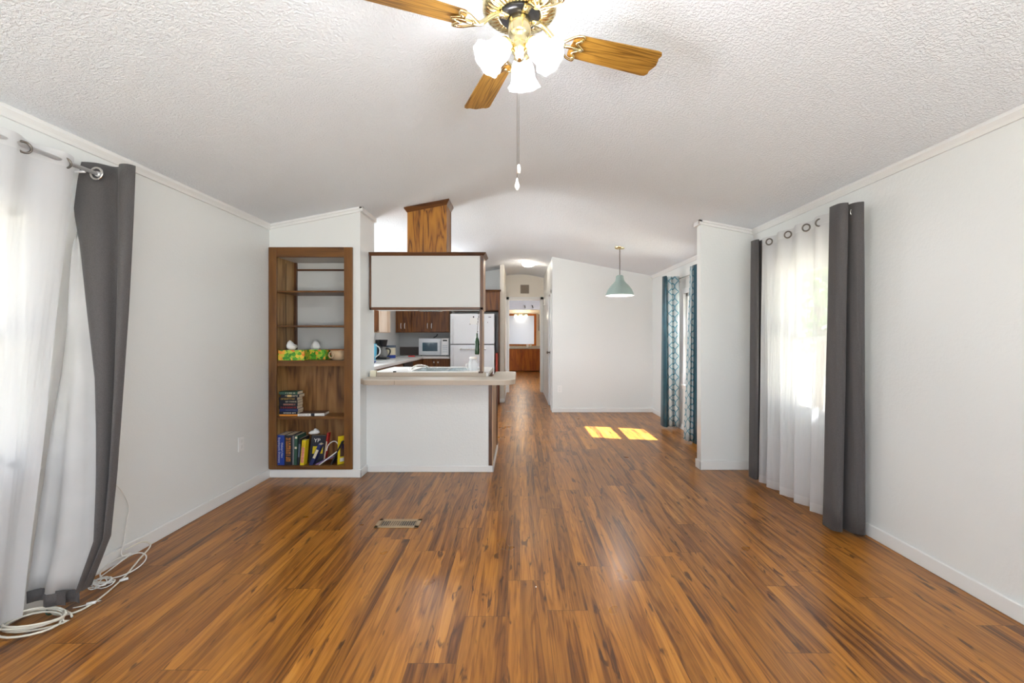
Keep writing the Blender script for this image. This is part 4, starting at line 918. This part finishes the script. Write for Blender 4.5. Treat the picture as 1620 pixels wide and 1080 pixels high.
# refrigerator
fr = thing('refrigerator', (-.885, 8.93, 0), 'white top-freezer refrigerator at the right end of the kitchen', 'refrigerator')
MT['fridge'] = mat('white_enamel', (0.80, 0.82, 0.85), 0.3)
rx0, rx1, ry = -1.305, -.475, 8.55
obj('body', bx(rx0+.01, rx1-.01, ry+.07, 9.37, .02, 1.725), MT['fridge'], fr, bevel=.008)
fd = obj('freezer_door', bx(rx0, rx1, ry, ry+.065, 1.155, 1.728), MT['fridge'], fr, bevel=.012); ld = obj('lower_door', bx(rx0, rx1, ry, ry+.065, .08, 1.140), MT['fridge'], fr, bevel=.012)
obj('kick_plate', bx(rx0+.02, rx1-.02, ry+.03, ry+.07, .0, .08), MT['black'], fr)
obj('door_gap', bx(rx0+.01, rx1-.01, ry+.03, ry+.07, 1.138, 1.158), MT['dark'], fr)
for d_, za, zb in ((fd, 1.17, 1.62), (ld, .60, 1.12)):
    obj('handle', MB().tube(spline([(rx0+.05, ry, za), (rx0+.052, ry-.045, za+.05), (rx0+.055, ry-.05, (za+zb)/2), (rx0+.05, ry-.04, zb-.05), (rx0+.045, ry, zb)]), .014, 10), MT['fridge'], d_, smooth=True)
tb = obj('towel_bar', MB().tube([(rx0+.19, ry-.035, 1.06), (rx1-.16, ry-.035, 1.06)], .008, 10), MT['chrome'], ld, smooth=True)
for x in (rx0+.20, rx1-.17): obj('bar_knob', MB().cyl((x, ry-.04, 1.06), .016, 0, .04, 14, M=Rx(-90)), MT['chrome'], ld)
obj('maker_badge', bx(-.585, -.535, ry-.002, ry, 1.655, 1.67), COL['grey'], fd)
for i, (x, z, w) in enumerate(((-.865, 1.665, .022), (-.93, 1.53, .012), (-.80, 1.535, .010), (-.60, 1.565, .010), (-.77, 1.665, .016))):
    obj('fridge_magnet', bx(x-w/2, x+w/2, ry-.006, ry, z-w*.7, z+w*.7), MT['black'], None, label=['black magnet at the top centre of the freezer door', 'tiny black magnet low on the left of the pinned paper', 'tiny black magnet low on the right of the pinned paper', 'tiny dark magnet near the right edge of the freezer door', 'dark magnet by the post at the top of the freezer door'][i], cat='magnet', group='magnets on the freezer door')
obj('pinned_paper', bx(-.935, -.795, ry-.0015, ry-.0003, 1.525, 1.65), MT['white'], None, label='white sheet of paper pinned on the freezer door', cat='paper')
obj('fridge_side_board', bx(-.408, -.387, 8.77, 9.39, 0, 1.80), MT['cabinet'], None, label='tall brown wood board to the right of the refrigerator', cat='side panel')
obj('red_bag', bx(-.458, -.415, 8.62, 8.95, 0.0, .98), mat('red_plastic', (.45, .06, .04), .5), None, label='narrow red folded item wedged beside the refrigerator', cat='bag', bevel=.01)
kl = thing('ceiling_light', (-1.3, 6.9, 2.42), 'added dome light brightening the kitchen, unseen behind the hanging cabinet', 'ceiling light')  # made-up fixture, added with its lamp as fill for the kitchen
obj('base_plate', MB().lathe([(0, 2.53), (0.15, 2.53), (0.15, 2.475), (0.0, 2.47)], (-1.3, 6.9, 0), 32)[0], MT['white'], kl, smooth=True)
obj('dome', MB().lathe([(0.14, 2.475), (0.135, 2.45), (0.10, 2.425), (0.0, 2.41)], (-1.3, 6.9, 0), 32)[0], MT['dome'], kl, smooth=True)
lamp('kitchen_fill', 'POINT', (-1.3, 6.9, 2.30), 17, (0.90, 0.95, 1.0), shadow_soft_size=0.25)
# counter things
cn = thing('coffee_canister', (-2.31, 8.17, .9145), 'cream coffee canister with blue lid and blue base on the left counter', 'canister')
K = Vector((-2.312, 8.17, .9145))
obj('blue_base', MB().cyl(K, .083, 0, .055, 28), COL['blue'], cn); obj('cream_label', MB().cyl(K, .082, .055, .185, 28), COL['cream'], cn); obj('lid', MB().cyl(K, .086, .185, .225, 28), COL['slate'], cn)
cf = thing('coffee_maker', (-2.33, 7.65, .9145), 'black drip coffee maker with a glass carafe on the left counter', 'coffee maker')
K = Vector((-2.33, 7.68, .9145))
obj('base', bx(K.x-.10, K.x+.11, K.y-.10, K.y+.12, K.z, K.z+.035), MT['black'], cf, bevel=.008)
obj('water_tank', bx(K.x-.10, K.x-.02, K.y-.02, K.y+.12, K.z+.035, K.z+.33), MT['black'], cf, bevel=.008)
obj('filter_basket', MB().lathe([(0, .21), (.05, .21), (.075, .33), (0, .33)], K+Vector((.03, 0, 0)), 28)[0], MT['black'], cf)
cfm = sheer_mat('carafe_glass', (.5, .5, .48), .45)
obj('carafe', MB().lathe([(0, .04), (.06, .04), (.078, .08), (.07, .14), (.045, .175), (.05, .19), (0, .19)], K+Vector((.03, -.01, 0)), 28)[0], cfm, cf, smooth=True)
obj('carafe_handle', MB().tube(spline([K+Vector((.08, -.02, .18)), K+Vector((.14, -.02, .17)), K+Vector((.15, -.02, .12)), K+Vector((.12, -.02, .06))]), .012, 8), MT['black'], cf, smooth=True)
bp_ = thing('blue_pitcher', (-2.32, 7.05, .9145), 'light blue water pitcher with white handle at the left end of the counter', 'pitcher')
K = Vector((-2.32, 7.15, .9145))
obj('pitcher_body', MB().lathe([(0, 0), (.055, 0), (.06, .05), (.075, .12), (.078, .25), (.070, .27), (0, .275)], K, 28)[0], mat('sky_blue_plastic', (.12, .48, .68), .3), bp_, smooth=True)
obj('handle', MB().tube(spline([K+Vector((.06, -.03, .25)), K+Vector((.125, -.03, .21)), K+Vector((.13, -.03, .12)), K+Vector((.06, -.03, .06))]), .010, 8), MT['white'], bp_, smooth=True)
obj('dark_bowl', MB().lathe([(0, 0), (.03, 0), (.06, .03), (.055, .03), (.03, .006), (0, .006)], (-2.12, 6.55, .9145), 28)[0], COL['navy'], None, smooth=True, label='small dark blue bowl on the left kitchen counter', cat='bowl')
obj('cutting_board', bx(-2.30, -1.98, 6.9, 7.25, .9145, .924), MT['white'], None, label='white cutting board lying on the left counter before the coffee maker', cat='cutting board', bevel=.003)
kn = thing('bread_knife', (-2.2, 8.6, .9145), 'long knife with white blade and red handle on the counter corner', 'knife')
obj('blade', bx(-2.38, -2.10, 8.58, 8.62, .9145, .93), MT['silver'], kn); obj('handle', bx(-2.10, -1.98, 8.575, 8.625, .9145, .94), COL['red'], kn, bevel=.004)

# ============================================================ HALL, BEDROOM, BATH
vg = thing('wall_vent', (.12, 10.59, 2.30), 'small square brown air return grille above the hall doorway', 'vent')
MT['vent'] = mat('brown_grille', (0.27, 0.22, 0.17), 0.5)
obj('frame', bx(.02, .22, 10.585, 10.6, 2.30, 2.50), MT['vent'], vg, bevel=.003)
for i in range(8): obj('louver', bx(.04, .20, 10.578, 10.586, 2.322+i*.02, 2.330+i*.02), MT['vent'], vg)
th = thing('thermostat', (.555, 9.9, 2.0), 'small white door chime box high on the right hall wall', 'chime box')
obj('cover', bx(.525, .56, 9.85, 9.97, 1.98, 2.12), MT['white'], th, bevel=.005); obj('knob', bx(.52, .526, 9.89, 9.93, 2.01, 2.03), MT['bronze'], th)
vn = thing('bathroom_vanity', (0.1, 17.2, 0), 'orange-brown wooden bathroom vanity cabinet at the end of the hall', 'vanity')
obj('body', bx(-.60, .95, 16.93, 17.58, .02, .84), MT['vanity'], vn); obj('counter', bx(-.62, .97, 16.88, 17.59, .84, .88), MT['laminate'], vn, bevel=.005)
obj('counter_lip', bx(-.62, .97, 17.57, 17.595, .88, .935), MT['laminate'], vn)
for a, b, s_ in ((-.58, -.01, 1), (.0, .52, -1), (.55, .93, -1)):
    d_ = obj('door', bx(a, b, 16.91, 16.93, .06, .80), MT['vanity'], vn, bevel=.005)
    x = b-.06 if s_ > 0 else a+.06
    obj('knob', MB().lathe([(0, 0), (.012, .002), (.02, .015), (0, .028)], (x, 16.91, .72), 12, Rx(90))[0], MT['brass'], d_, smooth=True)
mr = thing('bathroom_mirror', (0, 17.58, .95), 'large wood-framed mirror above the bathroom vanity', 'mirror')
obj('mirror_glass', bx(-.60, .56, 17.585, 17.592, 1.0, 2.10), mat('mirror_silver', (.62, .66, .72), .3, metal=.9), mr)
f_ = MB(); f_.box(-.62, .64, 17.565, 17.598, .94, 1.0); f_.box(-.62, .64, 17.565, 17.598, 2.10, 2.17); f_.box(.56, .64, 17.565, 17.598, 1.0, 2.10); obj('frame', f_, MT['vanity'], mr)
vl = thing('vanity_light', (.05, 17.5, 2.1), 'three-globe vanity light glowing over the bathroom mirror', 'wall light')
obj('bar', bx(-.22, .32, 17.53, 17.565, 2.11, 2.17), MT['brass'], vl)
for x in (-.15, .05, .25): obj('globe', MB().lathe([(0, -.055), (.035, -.042), (.055, 0), (.035, .042), (0, .055)], (x, 17.46, 2.08), 20)[0], shade_mat('vanity_globe', 2.5, .3), vl, smooth=True)
lamp('vanity_bulb_light', 'POINT', (.05, 17.3, 2.05), 9, (1.0, .85, .65), shadow_soft_size=.08)
mc = thing('medicine_cabinet', (.83, 17.56, 1.5), 'narrow dark-framed cabinet on the bath wall right of the mirror', 'cabinet')
obj('door', bx(.74, .93, 17.52, 17.598, 1.52, 2.15), MT['white'], mc); obj('edge', bx(.735, .76, 17.515, 17.6, 1.52, 2.15), MT['oakdark'], mc)
cp_ = thing('cup', (.30, 17.2, .88), 'pale cup standing on the bathroom vanity counter', 'cup'); obj('cup_body', MB().lathe([(0, 0), (.035, 0), (.045, .11), (.04, .11), (.03, .01), (0, .01)], (.30, 17.15, .8805), 20)[0], MT['white'], cp_, smooth=True)
cp_ = thing('soap_dispenser', (.42, 17.15, .88), 'pale soap dispenser beside the cup on the vanity', 'soap dispenser'); obj('dispenser_body', MB().lathe([(0, 0), (.04, 0), (.04, .10), (.015, .12), (.012, .15), (0, .15)], (.42, 17.15, .8805), 20)[0], MT['ivory'], cp_, smooth=True)
for i, x in enumerate((.17, .42)):
    obj('wall_hook', MB().tube(spline([(x, 14.80, 2.30), (x, 14.76, 2.29), (x+.01, 14.74, 2.25), (x+.01, 14.76, 2.22)]), .013, 8), MT['black'], None, smooth=True, label=['left black hook on the grey wall over the bath opening', 'right black hook on the grey wall over the bath opening'][i], cat='hook', group='hooks over the bath opening')

# outlets, floor register
def outlet(name, c, axis, lab):
    t = thing('wall_outlet', c, lab, 'outlet')
    x, y, z = c
    if axis == 'x':
        p = obj('plate', bx(x, x+.006, y-.036, y+.036, z-.06, z+.06), MT['white'], t, bevel=.002)
        for dz in (-.022, .022): obj('socket', bx(x+.006, x+.008, y-.016, y+.016, z+dz-.014, z+dz+.014), MT['trim'], p)
    else:
        p = obj('plate', bx(x-.036, x+.036, y-.006, y, z-.06, z+.06), MT['white'], t, bevel=.002)
        for dz in (-.022, .022): obj('socket', bx(x-.016, x+.016, y-.008, y-.006, z+dz-.014, z+dz+.014), MT['trim'], p)
outlet('', (XL, 3.77, .41), 'x', 'white wall outlet low on the left wall near the bookcase')
outlet('', (.685, 7.8, .40), 'y', 'white wall outlet low on the dining wall beside the hall')
rg = thing('floor_register', (-.60, 3.16, 0), 'beige metal floor vent with dark slots in front of the bar', 'floor vent')
MT['register'] = mat('beige_vent_metal', (0.42, 0.31, 0.19), 0.4, metal=.3)
gx0, gx1, gy0, gy1 = -.990, -.690, 3.088, 3.228
f_ = MB(); f_.box(gx0, gx1, gy0, gy0+.028, .0005, .006); f_.box(gx0, gx1, gy1-.028, gy1, .0005, .006); f_.box(gx0, gx0+.028, gy0, gy1, .0005, .006); f_.box(gx1-.028, gx1, gy0, gy1, .0005, .006)
obj('frame', f_, MT['register'], rg, bevel=.0015); obj('duct_opening', bx(gx0+.026, gx1-.026, gy0+.026, gy1-.026, .0004, .0012), MT['black'], rg)
nb_ = 16
for i in range(nb_):
    x = gx0+.034+i*(gx1-gx0-.068)/(nb_-1); wv_ = .0045 if (i < 4 or i > 8) else .010
    obj('bar', bx(x-wv_/2, x+wv_/2, gy0+.026, gy1-.026, .0012, .0042), MT['register'], rg)
obj('lint_speck', MB().lathe([(0, 0), (.004, .001), (.003, .004), (0, .005)], (.085, 2.36, .0003), 10)[0], MT['tissue'], None, smooth=True, label='tiny white speck of lint lying on the wood floor', cat='lint')

# ============================================================ CURTAINS
def sheet(bottom, top, zb, zt, n=6, rows=14, ease=1.0, mid=None, wob=0.0):
    B = spline([(x, y, 0) for x, y in bottom], n); T = spline([(x, y, 0) for x, y in top], n); R = []
    Mi = spline([(x, y, 0) for x, y in mid], n) if mid else None
    for j in range(rows+1):
        f = j/rows; z = zb + (zt-zb)*f
        row = []
        for i, (b, t) in enumerate(zip(B, T)):
            if Mi:
                q = Mi[i]; p = b*(2*(f-.5)*(f-1)) + q*(4*f*(1-f)) + t*(2*f*(f-.5))
            else: p = b*(1-f**ease) + t*f**ease
            w = wob*math.sin(i*1.7+z*5+math.sin(i*.9))*math.sin(f*pi)
            row.append((p.x+w, p.y+w*.6, z))
        R.append(row)
    return R
def ring(name, c, R, r, m, parent, M): return obj(name, MB().torus(c, R, r, M, 24, 8), m, parent, smooth=True)
side = Matrix.Rotation(pi/2, 4, 'X')

# --- right living-room window
def rod(name, x, y0, y1, z, sgn, lab, m, r=.011):
    t = thing('curtain_rod', (x, (y0+y1)/2, z), lab, 'curtain rod')
    obj('pole', MB().tube([(x, y0, z), (x, y1, z)], r, 12), m, t, smooth=True)
    for y in (y0+.08, y1-.06):
        b = MB(); b.tube([(x, y, z-.012), (x+sgn*.04, y, z-.012), (XL if sgn < 0 else XR, y, z-.012)], .006, 8); obj('bracket', b, m, t, smooth=True)
    for y, s_ in ((y0, -1), (y1, 1)): obj('finial', MB().lathe([(0, 0), (r*1.3, .002), (r*1.5, .015), (r*.6, .03), (0, .032)], (x, y, z), 16, Rx(-90*s_))[0], m, t, smooth=True)
    return t
rod('rod', 2.175, 2.955, 4.14, 2.105, 1, 'white curtain rod over the right living room window', MT['white'], .009)
g = thing('grey_curtain', (2.14, 2.96, .02), 'charcoal grey curtain panel at the near end of the right window', 'curtain')
top = [(2.065, 3.03), (2.067, 2.95), (2.10, 2.925), (2.125, 2.95), (2.132, 3.07), (2.142, 3.07), (2.150, 2.94), (2.185, 2.905), (2.205, 2.915), (2.225, 2.96)]
bot = [(2.065, 3.10), (2.065, 3.01), (2.10, 2.98), (2.130, 3.01), (2.135, 3.12), (2.150, 3.12), (2.165, 2.97), (2.20, 2.94), (2.225, 2.93), (2.255, 2.98)]
obj('fabric', MB().grid(sheet(bot, top, .02, 2.16, wob=.003)), MT['greyfab'], g, smooth=True, solid=.003)
for y in (2.95, 3.02): ring('grommet', (2.165, y, 2.105), .022, .004, MT['chrome'], g, side)
g = thing('grey_curtain', (2.14, 4.08, .04), 'narrow charcoal grey curtain panel between sheer and partition wall', 'curtain')
top = [(2.095, 4.12), (2.10, 4.05), (2.125, 4.04), (2.14, 4.10), (2.15, 4.11), (2.165, 4.05), (2.20, 4.05), (2.215, 4.12)]
bot = [(2.065, 4.10), (2.07, 4.02), (2.10, 4.01), (2.13, 4.07), (2.15, 4.08), (2.17, 4.03), (2.20, 4.03), (2.22, 4.10)]
obj('fabric', MB().grid(sheet(bot, top, .04, 2.16)), MT['greyfab'], g, smooth=True, solid=.003)
s_ = thing('sheer_curtain', (2.16, 3.58, .03), 'white sheer curtain hanging over the right living room window', 'curtain')
n = 45
def wave(x, y0, y1, amp, k, ph=0, n=n, dx=0): return [(x + dx*i/(n-1) + amp*math.sin(2*pi*k*i/(n-1)+ph), y0+(y1-y0)*i/(n-1)) for i in range(n)]
top = wave(2.138, 3.08, 4.03, .022, 4.0, .5); bot = [(x + .012*math.sin(i*1.3), y) for i, (x, y) in enumerate(wave(2.15, 3.16, 3.96, .034, 4.6, .2, dx=-.05))]
obj('voile', MB().grid(sheet(bot, top, .10, 2.09, n=3, wob=.002)), MT['sheer'], s_, smooth=True)
obj('header', MB().grid(sheet(top, top, 2.09, 2.155, n=3, rows=2)), MT['sheerhem'], s_, smooth=True)
obj('hem', MB().grid(sheet(bot, bot, .035, .10, n=3, rows=2)), MT['sheerhem'], s_, smooth=True)
for y in (3.22, 3.37, 3.60, 3.87): ring('grommet', (2.122, y, 2.105), .025, .0055, MT['bronze'], s_, Vector((0, 0, 1)).rotation_difference(Vector((-.8, -.6, 0))).to_matrix().to_4x4())

# --- dining window
rod('rod', 2.17, 5.25, 6.52, 2.085, 1, 'slim metal curtain rod over the dining window', MT['chrome'], .008)
t = thing('teal_curtain', (2.12, 6.36, .02), 'far teal curtain with pale trellis-pattern lining in the dining corner', 'curtain')
obj('teal_fabric', MB().grid(sheet([(2.045, 6.60), (2.04, 6.48), (2.07, 6.42), (2.10, 6.44), (2.12, 6.50)], [(1.985, 6.33), (1.99, 6.27), (2.01, 6.24), (2.025, 6.26), (2.03, 6.32)], .02, 2.13)), MT['teal'], t, smooth=True, solid=.002)
obj('trellis_fabric', MB().grid(sheet([(2.10, 6.50), (2.115, 6.42), (2.15, 6.40), (2.17, 6.44), (2.195, 6.39), (2.225, 6.37), (2.26, 6.42)], [(2.02, 6.32), (2.035, 6.25), (2.07, 6.22), (2.09, 6.25), (2.12, 6.21), (2.16, 6.20), (2.19, 6.24)], .03, 2.12)), MT['trellis'], t, smooth=True, solid=.002)
ring('grommet', (2.165, 6.26, 2.085), .024, .004, MT['chrome'], t, side)
t = thing('teal_curtain', (2.12, 5.45, .02), 'near teal curtain half hidden behind the partition wall, with a patterned edge', 'curtain')
obj('teal_fabric', MB().grid(sheet([(2.13, 5.62), (2.125, 5.50), (2.15, 5.46), (2.17, 5.50), (2.185, 5.46), (2.21, 5.44), (2.25, 5.52)], [(2.07, 5.45), (2.075, 5.36), (2.09, 5.32), (2.11, 5.36), (2.14, 5.31), (2.18, 5.30), (2.22, 5.38)], .0, 2.15)), MT['teal'], t, smooth=True, solid=.002)
obj('trellis_fabric', MB().grid(sheet([(2.04, 5.66), (2.05, 5.58), (2.07, 5.55), (2.085, 5.58), (2.10, 5.54), (2.125, 5.55), (2.14, 5.60)], [(2.045, 5.46), (2.05, 5.42), (2.055, 5.41), (2.06, 5.43), (2.065, 5.41), (2.07, 5.41), (2.075, 5.44)], .02, 2.14)), MT['trellis'], t, smooth=True, solid=.002)

# --- left window
MT['rodw'] = mat('white_metal_rod', (0.72, 0.72, 0.73), 0.3, metal=.3)
rod('rod', -2.205, .85, 2.37, 2.148, -1, 'white metal curtain rod over the left window', MT['rodw'], .010)
g = thing('grey_curtain', (-2.14, 2.3, .1), 'charcoal grey curtain folded back to show its white lining, at left window', 'curtain')
# heights, and across-the-fold positions: (z, y_plan, lining from X, lining to X, grey to X)
H = [(0.13, 2.10, 32, 128, 132), (0.35, 2.13, 39, 156, 166), (0.62, 2.17, 48, 159, 176), (0.85, 2.20, 62, 158, 182), (1.10, 2.24, 78, 155, 188), (1.45, 2.28, 98, 142, 196), (1.75, 2.31, 108, 132, 201), (1.95, 2.37, 117, 122, 204), (2.22, 2.43, 119.0, 119.6, 207)]
def Xat(p, y): return (p-822)*y/720
def interp(z, k):
    for a, b in zip(H, H[1:]):
        if z <= b[0]: f = max(0, (z-a[0])/(b[0]-a[0])); f = f*f*(3-2*f) if False else f; return a[k]*(1-f)+b[k]*f
    return H[-1][k]
rowsL, rowsG = [], []
for j in range(29):
    z = .13 + (2.22-.13)*j/28; y = interp(z, 1); xa, xb, xc = [Xat(interp(z, k), y) for k in (2, 3, 4)]
    xa = max(xa, XL+.05)
    w = xb-xa; row = []
    for i in range(15):
        f = i/14; row.append((xa + w*f, y + (.020*math.sin(f*6.3*1.3+z*1.2) + .012*math.sin(f*11-z*2.1))*min(1, w/.1) - .01, z))
    if z < 1.97: rowsL.append(row)
    # grey: wraps behind the lining, folds toward the room, then returns to the wall
    row = []; w2 = xc-xb; depth = .05
    P = [(xb-.004, y-.012), (xb+w2*.18, y-.03), (xb+w2*.42, y-.015), (xb+w2*.55, y+.035), (xb+w2*.66, y+.04), (xb+w2*.80, y+.0), (xb+w2*.95, y-.002), (xb+w2, y+.03)]
    rowsG.append([(q.x, q.y, z) for q in spline([(a, b, 0) for a, b in P], 4)])
obj('lining', MB().grid(rowsL), MT['lining'], g, smooth=True, solid=.002, label='white lining turned to the front')
obj('fabric', MB().grid(rowsG), MT['greyfab'], g, smooth=True, solid=.003)
hz = [[(p[0], p[1]-.004, .075 + .055*k + .02*(p[0]+2.24)/.2*0) for p in rowsL[0]] for k in (0, 1)]
obj('hem', MB().grid(hz), MT['greyfab'], g, smooth=True, solid=.003)
fl = MB(); fl.grid([[(x, 2.075, .075+z_) for x in (-2.165, -2.12, -2.07)] for z_ in (0, .03, .065)]); obj('folded_corner', fl, MT['greyfab'], g, solid=.003)
ring('grommet', (-2.205, 2.372, 2.148), .030, .006, MT['chrome'], g, side)
s_ = thing('sheer_curtain', (-2.2, 1.7, .03), 'white sheer curtain covering the left window', 'curtain')
top = wave(-2.215, 1.0, 2.27, .022, 5.5, .3); bot = wave(-2.22, .95, 2.03, .03, 6, .1)
obj('voile', MB().grid(sheet(bot, top, .05, 2.12, n=3, wob=.003)), MT['sheer'], s_, smooth=True)
obj('header', MB().grid(sheet(top, top, 2.12, 2.19, n=3, rows=2)), MT['sheerhem'], s_, smooth=True)
for y in (2.02, 2.20): ring('grommet', (-2.20, y, 2.14), .024, .005, MT['bronze'], s_, Matrix.Rotation(pi/2, 4, 'Y') @ Matrix.Rotation(.5, 4, 'X'))
obj('rod_bracket_plate', bx(XL, XL+.02, 2.17, 2.31, 2.155, 2.20), MT['vinyl'], None, label='small white mounting block on the wall behind the left curtain rod', cat='mounting block')

# ============================================================ CABLES on the floor
MT['cable'] = mat('ivory_cable', (0.72, 0.69, 0.60), 0.4); MT['cable2'] = mat('white_thin_cable', (0.80, 0.79, 0.76), 0.4)
r_ = .0045
cc = thing('coiled_cable', (-2.17, 2.03, 0), 'thick ivory cable coiled and tied on the floor below the left curtain', 'cable')
pts = []
random.seed(4)
for k in range(5*18+1):
    a = 2*pi*k/18; lp = int(k/18)
    rx = .115 + .014*math.sin(lp*2.1+1) ; ry = .068 + .012*math.sin(lp*1.3)
    pts.append((-2.175 + .012*math.sin(lp*1.9) + rx*math.cos(a+.35)*.95 , 2.035 + .02*math.cos(lp*2.7) + ry*math.sin(a) + rx*.35*math.cos(a+.35), .008 + lp*.008 + .022*max(0, math.sin(a))))
obj('loops', MB().tube(pts, r_, 8), MT['cable'], cc, smooth=True)
lead = spline([(-2.185, 2.115, .03), (-2.15, 2.11, .012), (-2.09, 2.13, .006), (-2.07, 2.20, .006), (-2.09, 2.32, .006), (-2.13, 2.46, .008), (-2.17, 2.60, .03), (-2.19, 2.70, .06), (-2.205, 2.66, .10), (-2.22, 2.56, .10)], 8)
obj('lead', MB().tube(lead, r_, 8), MT['cable'], cc, smooth=True)
obj('green_tie', MB().torus((-2.175, 2.112, .028), .016, .0035, Matrix.Rotation(pi/2, 4, 'Y') @ Matrix.Rotation(.6, 4, 'X'), 16, 6), COL['green'], cc, smooth=True)
w2 = thing('thin_cable', (-2.24, 2.6, 0), 'thin white cable running down the wall and looping on the floor by the curtain', 'cable')
pts = [(-2.295, 2.47, .60), (-2.298, 2.55, .50), (-2.298, 2.62, .42), (-2.30, 2.68, .30), (-2.295, 2.66, .22), (-2.285, 2.63, .12), (-2.27, 2.60, .05)]
loop = [(-2.20+.095*math.cos(a), 2.53+.10*math.sin(a), .008+.03*(1+math.sin(a))*.7) for a in [1.6-i*pi/8 for i in range(16)]]
obj('strand', MB().tube(spline(pts+loop+[(-2.25, 2.44, .01)], 5), .0032, 8), MT['cable2'], w2, smooth=True)
bd = thing('cable_bundle', (-2.17, 2.36, 0), 'small tangled white cable bundle with adapter ends on the floor', 'cable')
pts = []
for k in range(7*14):
    a = 2*pi*k/14; lp = k/14
    pts.append((-2.175 + (.055+.012*math.sin(lp*3))*math.cos(a)*.8 + .01*math.sin(lp*2.2), 2.37 + .035*math.sin(a+.5*math.sin(lp)) + .012*math.cos(lp*1.7), .006+lp*.004+.006*math.sin(a*2+lp)))
obj('strands', MB().tube(pts, .0026, 6), MT['cable2'], bd, smooth=True)
obj('plug', MB().tube([(-2.11, 2.40, .012), (-2.085, 2.425, .012)], .007, 10), MT['white'], bd, smooth=True)
pl = thing('plug_lead', (-2.08, 2.2, 0), 'short white lead ending in a jack plug on the floor by the curtain hem', 'cable')
obj('wire', MB().tube(spline([(-2.13, 2.17, .006), (-2.11, 2.18, .006), (-2.09, 2.195, .006)]), .0026, 8), MT['cable2'], pl, smooth=True)
obj('jack', MB().tube([(-2.09, 2.195, .008), (-2.062, 2.215, .008)], .0075, 10), MT['white'], pl, smooth=True); obj('jack_tip', MB().tube([(-2.062, 2.215, .008), (-2.045, 2.227, .008)], .0035, 8), MT['chrome'], pl, smooth=True)
